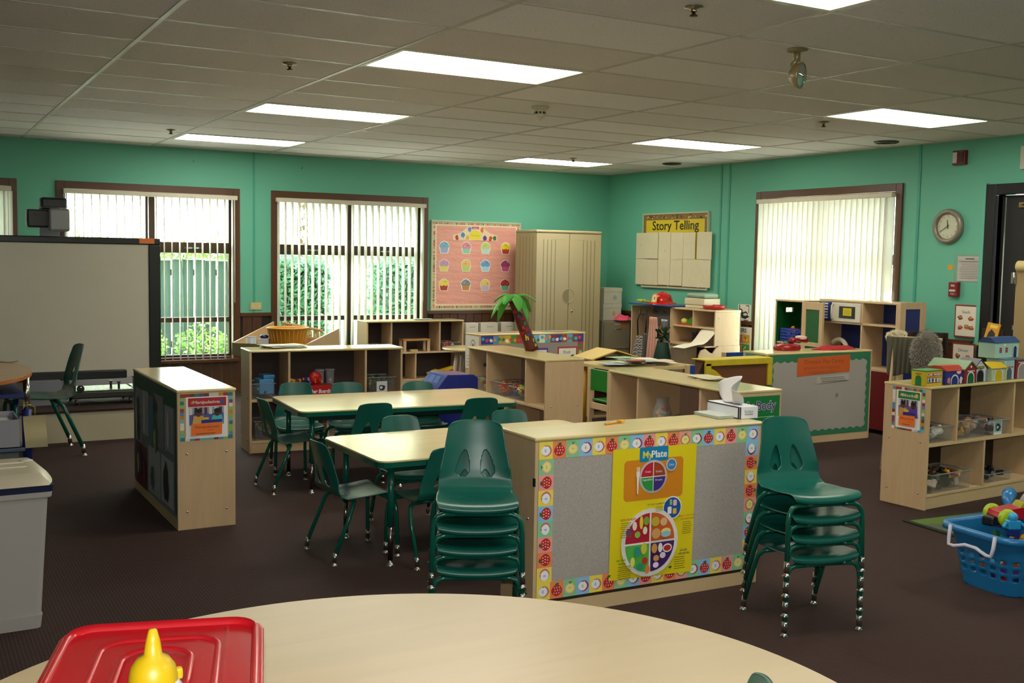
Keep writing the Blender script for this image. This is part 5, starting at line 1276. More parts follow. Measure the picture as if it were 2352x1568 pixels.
t = thing('teacher_desk', 'wood topped desk with blue legs at the edge by the whiteboard', 'desk', (-2.2, 2.93, 0))
pts = [(-1.0, -.86), (.10, -.86)] + [(.10 + .58 * math.sin(a), -.86 * math.cos(a)) for a in [PI * k / 20 for k in range(1, 20)]] + [(.10, .86), (-1.0, .86)]
MB().prism(pts, .655, .68, mat('b09372', .25, kind='woodx')).build('desktop', t, .004); MB().prism([(p[0] * 1.006, p[1] * 1.006) for p in pts], .648, .672, mat('b0713a', .4)).build('edge_band', t)
BLU = mat('1d2d6c', .4)
for y in (-.33, .55): l = MB().tube([(.62, y, .42), (.62, y, .65)], .022, CHROME, 12).build('leg', t); MB().tube([(.62, y, .0), (.62, y, .43)], .032, BLU, 12).build('blue_sleeve', l)
B(-.9, .60, -.40, .60, .52, .55, BLU, 'blue_shelf', t, .003); B(-.9, .60, -.40, .60, .16, .18, mat('55697e', .4), 'lower_shelf', t, .003); B(-.9, .5, .58, .60, .18, .52, mat('7a5a3c', .5), 'back_panel', t)
t = thing('keyboard', 'black keyboard lying on the wood topped desk', 'keyboard', (-1.86, 2.75, .681), 70); B(-.2, .2, -.07, .07, 0, .018, BLACK, 'keyboard_base', t, .004)
mm = MB()
for i in range(14):
    for j in range(4): mm.box(-.185 + i * .027, -.163 + i * .027, -.058 + j * .03, -.034 + j * .03, .018, .025, mat('232323', .4))
mm.build('keys', t, kind='stuff')
MB().ball((0, 0, .022), .04, BLACK, sx=.7, sy=1, sz=.55).tube([(0, .03, .02), (.05, .09, .006), (.12, .05, .006), (.18, .12, .006)], .003, mat('5a3a2c', .5), 6).build('computer_mouse', None, loc=(-1.74, 3.25, .682), label='black computer mouse with its cable on the wood topped desk', cat='mouse')
t = thing('paper_box', 'open white box of papers on the blue desk shelf', 'box', (-1.84, 2.78, .182)); 
m = MB(); WB = mat('a9a9b4', .6)
for q in ((-.2, .21, -.22, -.215, 0, .19), (-.2, .21, .215, .22, 0, .19), (-.2, -.195, -.215, .215, 0, .19), (.205, .21, -.215, .215, 0, .19), (-.2, .21, -.22, .22, 0, .005)): m.box(*q, WB)
m.build('carton', t); B(-.18, .19, -.2, .2, .006, .15, mat('cfcdc6', .7), 'paper_ream', t)
MB().box(-.2, .21, -.2, .2, 0, .13, mat('78827f', .5)).build('storage_bin', None, .01, loc=(-1.84, 2.80, .015), label='grey bin on the carpet under the desk shelf', cat='bin')
t = thing('hanging_tag', 'cream paper tag tied to the desk leg with yellow string', 'tag', (-1.535, 2.54, .0))
m = MB(); vs = []
for j in range(7):
    for i in (0, 1): vs.append((-.075 + i * .14 + j * .002, .0 + .012 * math.sin(j), .395 - j * .036))
m.add(vs, [(2 * j, 2 * j + 1, 2 * j + 3, 2 * j + 2) for j in range(6)], mat('c9be92', .7), True); m.build('paper_sheet', t)
MB().tube([(-.05, .02, .47), (-.0, -.0, .455), (.0, .0, .395)], .003, mat('c8b22c', .5), 6).tube([(-.09, .03, .465), (-.02, .03, .468)], .003, mat('c8b22c', .5), 6).build('string', t)

# lidded bin at the left edge
t = thing('rubbish_bin', 'tall light grey lidded bin with dark blue band near the round table', 'bin', (-2.09, -.53, 0), 1)
def taper(m, a, b, z0, z1, mt, r=.02):
    p0, p1 = rrect_pts(a[0], a[1], r, 3), rrect_pts(b[0], b[1], r, 3); n = len(p0)
    m.add([(x, y, z0) for x, y in p0] + [(x, y, z1) for x, y in p1], [tuple(range(n))[::-1], tuple(range(n, 2 * n))] + [(i, (i + 1) % n, n + (i + 1) % n, n + i) for i in range(n)], mt); return m
GY = mat('a8a49f', .4, var=.02)
taper(MB(), (.232, .172), (.238, .178), 0, .055, GY).build('base_skirt', t); taper(MB(), (.234, .174), (.262, .198), .055, .535, GY).build('body', t); taper(MB(), (.275, .21), (.277, .212), .535, .56, GY).build('rim', t, .004); taper(MB(), (.280, .215), (.284, .218), .56, .585, mat('1b2140', .4)).build('blue_band', t)
LC = mat('c4bba2', .35, var=.02)
m = MB(); n = 12; vs, fs = [], []
for j in range(n + 1):
    f = j / n * 2 - 1
    for i in range(n + 1):
        g = i / n * 2 - 1; x = g * .292; y = f * .225; e = 1 - max(abs(g) ** 6, abs(f) ** 6)
        vs.append((x - .03 * (abs(f) ** 3) * (1 if g > 0 else -1) * abs(g), y, .588 + .05 * min(1, max(0, e) * 1.6) - .012 * abs(f) * e))
for j in range(n):
    for i in range(n): a = j * (n + 1) + i; fs.append((a, a + 1, a + n + 2, a + n + 1))
m.add(vs, fs, LC, True); m.build('lid', t); 
for y in (-.06, .04): MB().tube([(-.25, y, .637), (.2, y, .637)], .004, LC, 6).build('lid_ridge', t)
MB().lathe([(.028, 0), (.028, .003), (.001, .004)], mat('d8d4c8', .4), 20, Matrix.Translation((.215, .10, .632))).build('round_sticker', t)

# tub with red lid and paint bottle on the round table
t = thing('storage_tub', 'clear tub under a translucent red lid on the round table', 'tub', (-1.985, -3.525, .70), -17)
taper(MB(), (.145, .20), (.155, .21), .002, .115, mat('c8b8b4', .1, alpha=.25)).build('tub_body', t)
RL = mat('b80f1c', .22); m = MB(); 
taper(m, (.172, .235), (.176, .239), .112, .134, RL, .05)
m.build('lid', t, .004, 3)
m = MB()
for a, b, z0, z1 in (((.170, .233), (.160, .223), .134, .146), ((.105, .165), (.098, .158), .134, .139), ((.062, .10), (.056, .094), .139, .144)):
    p0 = rrect_pts(a[0], a[1], .05, 5); p1 = rrect_pts(b[0], b[1], .045, 5); n = len(p0); p2 = rrect_pts(b[0] - .006, b[1] - .006, .042, 5)
    m.add([(x, y, z0) for x, y in p0] + [(x, y, z1) for x, y in p1] + [(x, y, z0) for x, y in p2], [(i, (i + 1) % n, n + (i + 1) % n, n + i) for i in range(n)] + [(n + i, n + (i + 1) % n, 2 * n + (i + 1) % n, 2 * n + i) for i in range(n)], RL, True)
m.box(.11, .113, -.2, .2, .134, .138, RL)
m.build('lid_ribs', t)
t = thing('paint_bottle', 'white bottle with bright yellow spout cap in front of the red lid', 'bottle', (-2.033, -3.77, .70)); YC = mat('c4a40c', .4)
MB().lathe([(.045, 0), (.050, .01), (.050, .17), (.045, .20), (.034, .218), (.030, .222)], mat('cfc8d0', .35), 28).build('bottle_body', t)
MB().lathe([(.033, .216), (.033, .226), (.030, .240), (.022, .251), (.0125, .257), (.010, .275), (.0055, .292), (.001, .2935)], YC, 28, cap=False).build('spout_cap', t)
MB().box(.024, .040, -.006, .006, .216, .232, YC).build('cap_tab', t, .003)

# ================================================================ things on and in the shelves
def clear_bin(label, root, lx, ly, z, w, d, h, cols=TOYC, seed=1, n=40, s=.02, tag=None, grp='clear bins of small toys on the shelves', rim=None):
    """clear_bin placed in the frame of a shelf root"""
    a = root.rotation_euler[2]; c, sn = math.cos(a), math.sin(a)
    t = thing('toy_bin', label, 'bin', (root.location.x + c * lx - sn * ly, root.location.y + sn * lx + c * ly, z), math.degrees(a), grp)
    m = MB(); k = .003
    for q in ((-w / 2, w / 2, -d / 2, -d / 2 + k, 0, h), (-w / 2, w / 2, d / 2 - k, d / 2, 0, h), (-w / 2, -w / 2 + k, -d / 2 + k, d / 2 - k, 0, h), (w / 2 - k, w / 2, -d / 2 + k, d / 2 - k, 0, h), (-w / 2, w / 2, -d / 2, d / 2, 0, k)): m.box(*q, CLEAR)
    m.build('clear_body', t)
    r = MB(); e = .009; RM = rim or mat('b9bab4', .08, alpha=.45)
    for q in ((-w / 2 - e, w / 2 + e, -d / 2 - e, -d / 2, h - .007, h), (-w / 2 - e, w / 2 + e, d / 2, d / 2 + e, h - .007, h), (-w / 2 - e, -w / 2, -d / 2, d / 2, h - .007, h), (w / 2, w / 2 + e, -d / 2, d / 2, h - .007, h)): r.box(*q, RM)
    r.build('rim', t, .002)
    if n: pile('small_toys', t, -w / 2 + .006, w / 2 - .006, -d / 2 + .006, d / 2 - .006, .005, h * .95, n, cols, seed, s)
    if tag:
        P = Print((-.045, -d / 2 - .001, .0)); P.rect(0, .0, .09, .10, 'd4d6d8'); P.rect(.008, .02, .082, .085, tag); blob(P, .045, .05, .03, .022, '2a2a2e', 12); blob(P, .04, .05, .012, .012, 'd4d6d8', 8); P.build('picture_label', t)
    return t
ZS = .412; R1, R2, R3, R5, RB = sh_b1, sh_b2, sh_b3, sh_b5, sh_blocks
t = clear_bin('clear bin with a light blue box in the long shelf, first bay', R1, -.50, -.02, ZS, .17, .22, .12, ['6a2a7a', '7a1a2a', '2f7a7a', '4a3a8a'], 3, 16)
MB().box(-.055, .06, -.07, .07, 0, .115, mat('4f94cc', .4)).box(-.02, .07, -.06, .06, .115, .145, mat('3f86c0', .4)).build('light_blue_box', None, .006, loc=(R1.location.x - .47, R1.location.y + .02, ZS + .03), label='light blue plastic box sitting in the clear bin of the long shelf', cat='box')
t = thing('game_box', 'red Number Boards game box in the middle bay of the long shelf', 'box', (R1.location.x - .13, R1.location.y - .06, ZS), -3.8)
B(-.20, .19, -.07, .09, 0, .085, mat('b3121c', .4), 'box_body', t, .002); P = Print((-.20, -.0705, 0)); P.text('Number Boards', .235, .03, .042, 'f0e6e2', .03, shear=.15, width=.22); P.text('GAME', .362, .035, .018, 'd87a6a'); P.build('box_lettering', t)
for k, (x, c, lb) in enumerate(((-.07, 'c01a1c', 'large red round counter lying on the red game box'), (-.26, '2440a0', 'blue peg toy standing behind the red game box'))):
    t = MB().lathe([(.001, -.012), (.05 if k == 0 else .03, -.012), (.05 if k == 0 else .03, .012), (.001, .012)], mat(c, .35), 24, RX, cap=False).build('toy_counter', None, loc=(R1.location.x + x, R1.location.y - .02 - x * .06, ZS + .137 if k == 0 else ZS + .12), label=lb, cat='toy')
    if k: t.location.z = ZS + .03; t.location.x -= .08
pile('toy_shapes', None, -.14, .12, -.04, .04, 0, .05, 22, ['c8a020', 'b01a1a', 'd86a2a', '2444a0'], 9, .018, loc=(R1.location.x - .12, R1.location.y + .0, ZS + .086))
bpy.data.objects['toy_shapes']['label'] = 'loose coloured shapes heaped on the red game box'; bpy.data.objects['toy_shapes']['category'] = 'toys'
for k, x in enumerate((-.01, .075)):
    t = thing('clear_cup', 'clear plastic cup, %s of the pair in the long shelf' % ('nearer the red counter' if k == 0 else 'farther from the red counter'), 'cup', (R1.location.x + x, R1.location.y + .05, ZS + .0), 0, 'clear cups in the long shelf')
    MB().lathe([(.028, 0), (.036, .19), (.034, .19), (.026, .004)], mat('c8ccd0', .1, alpha=.22), 20).build('cup_body', t)
    MB().lathe([(.038, .185), (.038, .193)], mat('c8ccd0', .1, alpha=.5), 20, cap=False).build('rim', t)
clear_bin('clear bin of greenery with a black and white picture label', R1, .45, .0, ZS, .22, .22, .135, ['2a3a1c', '33501f', '5a4a24', '3a2a1c', 'a8923a'], 5, 60, .02, 'd4d6d8')
clear_bin('clear bin of colourful pieces at the bottom of the long shelf', R1, -.47, -.02, .094, .18, .2, .15, ['1d2f7a', 'a8421c', '2f7a3a', '7a5a2a'], 6, 40)
clear_bin('low clear bin at the bottom centre of the long shelf', R1, .0, .02, .094, .26, .2, .10, ['55402a', '3a3a30', '6a6a55'], 7, 30)
def sheets(label, loc, rz, n=4, w=.28, d=.2, cols=('d9dccb', 'c9ccb8', 'e4e2d2', 'b9c2b0'), sx=.05, sy=.02):
    t = thing('loose_papers', label, 'papers', loc, rz)
    for k in range(n):
        vs = []; q = 8
        for j in range(q + 1):
            for i in range(3): vs.append(((j / q - .5) * w, (i / 2 - .5) * d, .001 + .0035 * k + .007 * abs(math.sin(3.1 * j / q + k)) * (.4 + .6 * (i == 1))))
        fs = [(3 * j + i, 3 * j + i + 3, 3 * j + i + 4, 3 * j + i + 1) for j in range(q) for i in range(2)]
        o = MB().add(vs, fs, mat(cols[k % len(cols)], .7), True).build('paper_sheet', t); o.location = (R_(-sx, sx), R_(-sy, sy), 0); o.rotation_euler = (0, 0, R_(-.35, .35))
    return t
sheets('curling white papers lying on the long shelf', (.30, 2.84, .786), 2, 5, .32, .17)
sheets('few pale papers on the shelf under the window', (3.03, 6.12, .771), 5, 2, .2, .14)
sheets('cream envelope and sheet lying on the shelf with the body poster', (2.14, -.02, .771), 75, 3, .26, .17, ('cfc593', 'c8bf9a', 'd8cfa8'))
sheets('dark folder sheet on the shelf before the tall cabinet', (3.45, 3.93, .771), 0, 1, .26, .16, ('8a8468',))
# shelf under the window
t = thing('toy_bench', 'small plain wooden play bench inside the shelf under the window', 'toy furniture', (2.87, 5.99, ZS - .003))
B(-.17, .17, -.045, .10, .125, .147, mat('b98a4c', .4, kind='woodx'), 'seat', t, .004)
for x in (-.15, .15):
    for y in (-.03, .085): B(x - .016, x + .016, y - .014, y + .014, 0, .125, BIRCH, 'leg', t, .003)
MB().box(-.04, .05, -.02, .03, 0, .025, mat('c8b070', .5)).build('wooden_block', None, .003, loc=(2.83, 5.96, ZS - .002), label='little wooden block under the play bench', cat='toy')
clear_bin('clear bin with dark pieces in the first bay of the shelf under the window', R2, -.45, 0, ZS, .2, .2, .09, ['3a3040', '4a3a50', '6a5a50'], 11, 26)
clear_bin('shiny clear bin with red pieces in the last bay of the shelf under the window', R2, .455, -.02, ZS, .22, .22, .10, ['9a1a20', 'a0202a', '2f5a2a', 'c8c0c0'], 12, 30)
t = thing('toy_truck', 'yellow toy construction vehicle in the lower bay under the window', 'toy', (3.18, 5.99, .094)); YM = mat('d8b018', .35)
MB().prism([(-.16, .06), (-.05, .10), (.0, .09), (.16, .13), (.17, .10), (.05, .06), (-.03, .05), (-.14, .03)], -.03, .03, YM, 'y').build('boom', t, .003); MB().box(-.06, .08, -.04, .04, .03, .07, mat('1c2417', .5)).build('chassis', t, .004)
for x in (-.04, .06):
    for y in (-.045, .045): MB().lathe([(.02, -.008), (.025, 0), (.02, .008)], BLACK, 12, Matrix.Translation((x, y, .026)) @ RX).build('wheel', t)
# shelf with palm: clear bins of bright toys
clear_bin('clear bin of mixed toys in the far bay of the palm tree shelf', R3, -.455, -.01, ZS, .22, .25, .11, ['d8b420', '8ab02a', 'b8251c', '2444a0', '7a7a84'], 21, 60, .022)
clear_bin('clear bin of orange pieces in the middle bay of the palm tree shelf', R3, -.16, -.01, ZS, .24, .25, .11, ['b8421c', 'd8801c', '7a2a1c', 'c86a2a'], 22, 50, .018)
clear_bin('clear bin heaped with bright plastic toys in the palm tree shelf', R3, .14, -.01, ZS, .24, .25, .10, ['2f9a3a', 'd8c020', 'b81c24', '8ac02a', '24488a'], 23, 80, .024)
MB().ball((0, 0, 0), .018, mat('4a5a7a', .5)).build('blue_sticker', None, loc=(R3.location.x - .02, 2.595, .61), label='round blue sticker inside the palm tree shelf', cat='sticker').scale = (1, .08, 1)
clear_bin('clear bin in the middle bay of the shelf with the body poster', R5, .0, -.02, ZS, .30, .26, .10, ['b8b0a8', '8a8078'], 24, 8)
t = thing('toy_bag', 'clear bag of orange and green toys in the shelf with the body poster', 'bag', (1.93, .17 + .0, ZS), 20)
MB().lathe([(.07, 0), (.085, .05), (.075, .13), (.05, .19), (.055, .22)], mat('d8d8d0', .15, alpha=.25), 12, sy=.7).build('bag_body', t); pile('bagged_toys', t, -.06, .06, -.04, .04, .01, .17, 26, ['c8562a', 'b81c34', 'd8a070', 'd8d4c8', '2f8a3a'], 31, .024)
B(-.03, .10, -.075, -.07, .0, .11, mat('2f8a3c', .5), 'green_card', t); P = Print((-.03, -.0755, 0)); P.lines(.01, .02, .08, .07, 3, 'e8ece0', .6); P.build('card_print', t)
# palm tree craft
t = thing('palm_tree_craft', 'handmade palm tree of brown paper trunk, foam letters and green leaves', 'craft', (2.085, 2.06, .771))
lean = Vector((-.150, .060, 0)); Hh = .40; tr = []
n = 14; m = MB()
pts = [Vector((0, 0, 0)) + lean * (k / n) + Vector((0, 0, Hh * k / n)) for k in range(n + 1)]; rad = [.054 - .016 * k / n + (.0015 if k % 2 else 0) for k in range(n + 1)]
m.tube(pts, rad, mat('5a1f14', .55, kind='fabric', scale=20), 24); trunk = m.build('trunk', t)
cd = (cam.location - Vector((2.01, 2.06, .95))); cd.z = 0; cd.normalize(); sidev = Vector((-cd.y, cd.x, 0))
LT = [('c', .93, .35, 'e2c422'), ('i', .80, .7, 'e2c422'), ('o', .80, -.45, 'c81e2c'), ('o', .71, -.05, '2c4ea8'), ('u', .68, .4, 'c81e2c'), ('x', .57, .6, '2f9a4a'), ('a', .49, .05, 'c81e2c'), ('t', .45, .45, 'c81e2c'), ('m', .37, -.55, 'b01c24'), ('h', .27, -.05, 'e2c422'), ('n', .34, .4, '2c4ea8'), ('l', .22, .85, 'e2c422'), ('k', .12, .95, 'e2c422')]
up = (lean + Vector((0, 0, Hh))).normalized()
for ch, f, a, c in LT:
    p = lean * f + Vector((0, 0, Hh * f)); r = .054 - .016 * f + .0035; N = (cd * math.cos(a) + sidev * math.sin(a)).normalized(); U = up.cross(N).normalized(); rot = R_(-.3, .3)
    U2 = U * math.cos(rot) + up * math.sin(rot); V2 = N.cross(U2)
    P = Print(p + N * r, U2, V2); P.text(ch, 0, -.018, .058 if ch == 'h' else .048, c, .03); o = P.build('foam_letter', t); s = o.modifiers.new('solidify', 'SOLIDIFY'); s.thickness = .004; s.offset = 0
top = pts[-1]
for k in range(9):
    a = k * 2 * PI / 9 + .25; L = [.20, .17, .22, .16, .19, .17, .2, .15, .18][k]; d = Vector((math.cos(a), math.sin(a), 0)); s_ = Vector((-d.y, d.x, 0)); vs = []; drop = [.12, .05, .2, .04, .16, .05, .1, .18, .03][k]
    for j in range(9):
        f = j / 8; w = .045 * math.sin(PI * min(1, f * .85 + .12)) ** .8; c = top + d * (L * f) + Vector((0, 0, .03 + .03 * math.sin(PI * f) - drop * f * f)); vs += [c - s_ * w - Vector((0, 0, .012)), c, c + s_ * w - Vector((0, 0, .012))]
    fs = [(3 * j + i, 3 * j + i + 1, 3 * j + i + 4, 3 * j + i + 3) for j in range(8) for i in (0, 1)]
    o = MB().add(vs, fs, mat('4fae3c', .6), True).build('leaf', t); q = o.modifiers.new('solidify', 'SOLIDIFY'); q.thickness = .002

# tissue box, papers and pencil on the poster shelf
t = thing('tissue_box', 'white tissue box with dark trim and a tissue pulled up', 'tissue box', (1.175, -1.335, .771), -3)
B(-.055, .055, -.13, .12, 0, .058, mat('e4e6ea', .4), 'carton', t, .002)
P = Print((-.0555, .12, 0), (0, -1, 0)); 
for q in ((0, .052, .25, .058), (0, 0, .25, .005), (.238, 0, .25, .058)): P.h = .0003; P.rect(*q, '1e2c40')
P.build('side_trim', t); P = Print((-.055, -.1305, 0)); P.h = 0; P.text('Boutique', .055, .028, .022, '8a9098', .01, width=.05); P.rect(.03, .018, .08, .024, 'a0a4aa'); P.rect(0, 0, .008, .058, '1e2c40'); P.build('end_print', t)
MB().lathe([(.045, .0585), (.001, .0587)], mat('2a2c30', .6), 20, sx=.5, sy=1.3, cap=False).build('slot', t)
m = MB(); vs = []; n = 20; k = 12
for j in range(k + 1):
    f = j / k; w = .050 + .070 * f ** .7
    for i in range(n + 1):
        u = i / n * 2 - 1; z = .058 + .118 * f * (1 - .28 * abs(u) ** 1.5 + .12 * math.sin(3 * u + 1))
        vs.append((.050 * math.sin(4.2 * u + 1.5 * f) * (.3 + f) * .8 + .045 * u * f, -.01 + u * w, z))
m.add(vs, [(j * (n + 1) + i, j * (n + 1) + i + 1, (j + 1) * (n + 1) + i + 1, (j + 1) * (n + 1) + i) for j in range(k) for i in range(n)], mat('dcdad8', .8), True)
m.build('tissue', t).modifiers.new('s', 'SOLIDIFY').thickness = .0015
MB().box(-.05, .05, -.09, .09, 0, .010, mat('a8b4a8', .5)).box(-.05, .05, -.09, .09, .0105, .014, mat('c4ccc4', .5)).build('notepad', None, .002, loc=(1.07, -1.33, .771), label='thin pale notepad beside the tissue box', cat='notepad')
t = thing('toy_arrow', 'small yellow plastic pointer lying on the poster shelf', 'toy', (.49, -1.33, .771), 15); MB().tube([(-.07, 0, .005), (.035, 0, .005)], .005, mat('d8922a', .4), 8).build('stick', t); MB().prism([(.03, -.015), (.07, 0), (.03, .018)], .001, .012, mat('e0b03a', .4)).build('arrow_tip', t, .002)

# wooden display bin with the yellow tub behind the long shelf
t = thing('display_bin', 'birch bin with sloping sides holding a big yellow tub', 'bin', (.90, 4.65, 0), -54)
B(-.33, .33, -.25, .25, 0, .57, BIRCH, 'base_cabinet', t, .003); B(-.39, .39, -.31, .31, .57, .585, BIRCHX, 'bin_floor', t, .003)
MB().prism([(-.31, .58), (.31, .58), (.31, .835), (-.31, .67)], -.39, -.375, BIRCHX, 'x').build('sloped_side', t, .002); MB().prism([(-.31, .58), (.31, .58), (.31, .80), (-.31, .665)], .375, .39, BIRCHX, 'x').build('sloped_side', t, .002)
B(-.39, .39, -.325, -.31, .55, .668, mat('8f8560', .3, .3), 'front_lip', t, .002); B(-.375, .375, .295, .31, .58, .70, BIRCHX, 'back_panel', t)
t = thing('yellow_tub', 'large golden yellow ribbed round tub in the birch bin', 'tub', (.86, 4.50, .587)); YT = mat('d89a2c', .35); m = MB()
prof = [(.135, 0), (.185, .22), (.20, .225), (.20, .235), (.185, .237), (.172, .225), (.128, .01), (.001, .008)]
m.lathe(prof, YT, 40, cap=False); m.build('tub_body', t)
for k in range(28):
    a = 2 * PI * k / 28; MB().tube([(.137 * math.cos(a), .137 * math.sin(a), .01), (.184 * math.cos(a), .184 * math.sin(a), .21)], .003, YT, 5).build('rib', t)
for k in range(9):
    pass
t = thing('craft_pegs', 'row of wooden spoons and rods in the birch bin behind the yellow tub', 'craft supplies', (1.12, 4.80, .587), -54, 'craft supplies in the birch bin'); 
for k in range(16): MB().tube([(-.24 + k * .03, 0, 0), (-.24 + k * .03 + R_(-.01, .01), R_(-.01, .01), .235 + R_(-.015, .01) - k * .004)], .008, mat('c89a5c', .5), 7).ball((-.24 + k * .03, 0, .245 - k * .004), .016, mat('d0a468', .5), seg=8, rings=5).build('spoon', t)
t = thing('white_cup', 'translucent white cup in the birch bin', 'cup', (.56, 4.66, .587)); MB().lathe([(.035, 0), (.05, .14), (.047, .14), (.033, .005), (.001, .004)], mat('d8dee0', .3), 20, cap=False).build('cup_body', t); MB().lathe([(.051, .135), (.051, .143)], WHITE, 20, cap=False).build('rim', t)
t = thing('paper_carton', 'small white carton topped with a dark blue ball in the birch bin', 'carton', (.66, 4.58, .587), -30); B(-.05, .05, -.05, .05, 0, .13, mat('d8d8d4', .5), 'carton_body', t, .004); MB().ball((0, 0, .145), .042, mat('1c2c6c', .25), sz=.6).build('blue_ball', t)

# blue hopper tub beside the palm shelf
t = thing('blue_tub', 'dark blue plastic tub with angled glossy lid behind the far table', 'tub', (1.46, 2.28, 0)); BP = mat('1a2f86', .18)
taper(MB(), (.12, .15), (.145, .17), 0, .46, BP, .03).build('tub_body', t)
MB().prism([(-.20, .475), (.165, .475), (.165, .565), (.13, .592), (-.10, .598)], -.16, .16, BP, 'y').build('lid', t, .010, 3)
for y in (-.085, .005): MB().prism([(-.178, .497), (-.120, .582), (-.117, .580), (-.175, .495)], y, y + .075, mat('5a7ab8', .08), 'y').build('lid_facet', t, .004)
MB().box(-.21, .172, -.168, .168, .462, .476, BP).build('rim', t, .005)

# round play table far behind
t = thing('small_round_table', 'small round birch table with pale splayed legs by the shelf under the window', 'table', (2.95, 4.72, 0)); MB().lathe([(.31, .53), (.325, .536), (.325, .55), (.31, .555), (.001, .555)], TOPLAM, 40, cap=True).build('tabletop', t)
for a in (185, 275, 5, 95): c_, s_ = math.cos(math.radians(a)), math.sin(math.radians(a)); MB().tube([(.19 * c_, .19 * s_, .53), (.27 * c_, .27 * s_, 0)], [.024, .018], mat('c4b5a6', .5), 8).build('leg', t)
B(-.15, .15, -.15, .15, .47, .53, mat('c4b5a6', .5), 'apron', t)

# play table with papers and wooden green chair
t = thing('play_table', 'birch table with yellow legs covered in children\'s papers', 'table', (3.55, 2.66, 0), 2)
MB().prism(rrect_pts(.44, .36, .05), .535, .56, TOPLAM).build('tabletop', t, .004); YLEG = mat('c8901c', .35)
for x in (-.36, .36):
    for y in (-.28, .28): MB().tube([(x, y, 0), (x, y, .535)], .020, YLEG, 10).build('leg', t)
sheets('children\'s drawings spread over the birch table with yellow legs', (3.50, 2.66, .561), 3, 13, .26, .19, ('cfd3b0', 'bcc8b0', 'd8d6bc', '8fae8c', 'c6b9a0', '9fb0b8', 'd8d6c8'), .27, .20)
MB().lathe([(.001, 0), (.09, .0), (.10, .006), (.09, .008), (.001, .004)], mat('b0503a', .5), 20, cap=False, sy=.7).build('red_dish', None, loc=(3.40, 2.45, .61), label='flat dull red dish among the papers on the birch table', cat='dish')
def wood_chair(label, x, y, rz, col, grp, s=1.0):
    t = thing('wooden_chair', label, 'chair', (x, y, 0), rz, grp); t.scale = (s,) * 3
    for sx in (-1, 1):
        MB().box(sx * .145 - .016, sx * .145 + .016, .11, .145, 0, .57, BIRCH).build('rear_post', t, .005); MB().box(sx * .145 - .016, sx * .145 + .016, -.15, -.12, 0, .29, BIRCH).build('front_leg', t, .005)
        MB().box(sx * .145 - .009, sx * .145 + .009, -.12, .11, .20, .23, BIRCH).build('side_rail', t)
    B(-.14, .14, .118, .134, .38, .565, col, 'backrest', t, .005); B(-.135, .135, -.15, .11, .285, .303, col, 'seat', t, .004)
    B(-.13, .13, .12, .135, .22, .275, BIRCH, 'rear_rail', t, .003); B(-.13, .13, -.145, -.13, .22, .275, BIRCH, 'front_rail', t, .003)
    return t
wood_chair('small wooden chair with bright green back at the birch table', 3.02, 2.27, 90, mat('157a22', .3), 'small wooden chairs')
wood_chair('small wooden chair with blue back nearest the cubby desk', 3.77, 2.08, 172, mat('1d4a9a', .35), 'small wooden chairs', 1.08)
wood_chair('small wooden chair with blue back behind the yellow trimmed box', 4.84, 2.86, 176, mat('1d4a9a', .35), 'small wooden chairs', 1.1)
t = thing('doll_house', 'wooden doll house with pitched roof behind the birch table', 'doll house', (3.66, 3.27, 0), 0)
for s in (-1, 1):
    MB().add([(0, -.17, .645), (0, .17, .645), (s * .29, .17, .565), (s * .29, -.17, .565)] + [(0, -.17, .633), (0, .17, .633), (s * .29, .17, .553), (s * .29, -.17, .553)], [(0, 1, 2, 3), (7, 6, 5, 4), (0, 3, 7, 4), (1, 5, 6, 2), (2, 6, 7, 3), (0, 4, 5, 1)], mat('d8b860', .4, kind='woodx')).build('roof_panel', t)
    B(min(s * .24, s * .255), max(s * .24, s * .255), -.15, .15, 0, .562, BIRCH, 'side_wall', t)
B(-.24, .24, .14, .15, 0, .55, mat('5a3020', .6), 'back_wall', t); B(-.24, .24, -.15, .14, .27, .285, BIRCH, 'floor_board', t); B(-.24, .24, -.15, .14, 0, .015, BIRCH, 'floor_board', t)
# cardboard box with yellow paper on a low stand
t = thing('lined_box', 'brown cardboard box edged with crinkled yellow paper', 'box', (3.435, 1.36, .501), 0); CB = mat('6d4224', .7); YP = mat('c8b420', .6, kind='foil')
B(-.30, .345, -.21, -.05, 0, .235, CB, 'carton', t, .004)
m = MB(); m.box(-.335, .36, -.225, -.205, .195, .245, YP).box(.31, .36, -.225, -.205, .02, .2, YP).box(-.34, -.28, -.225, -.205, .05, .22, YP).box(-.335, .36, -.205, -.045, .236, .245, YP); m.build('yellow_paper_edge', t, .008)
MB().prism([(-.335, .05), (-.10, .0), (-.10, .06), (-.24, .16), (-.335, .2)], -.228, -.222, YP, 'y').build('paper_fold', t)
MB().prism([(-.44, .0), (-.30, .0), (-.30, .22), (-.345, .235)], -.2, -.19, mat('3a2215', .7), 'y').build('open_flap', t)
t = thing('low_stand', 'birch stand carrying the brown cardboard box', 'stand', (3.40, 1.34, 0)); B(-.36, .34, -.20, .22, .48, .50, BIRCHX, 'stand_top', t, .003)
for x in (-.33, .31):
    for y in (-.17, .19): B(x - .02, x + .02, y - .02, y + .02, 0, .48, BIRCH, 'leg', t)

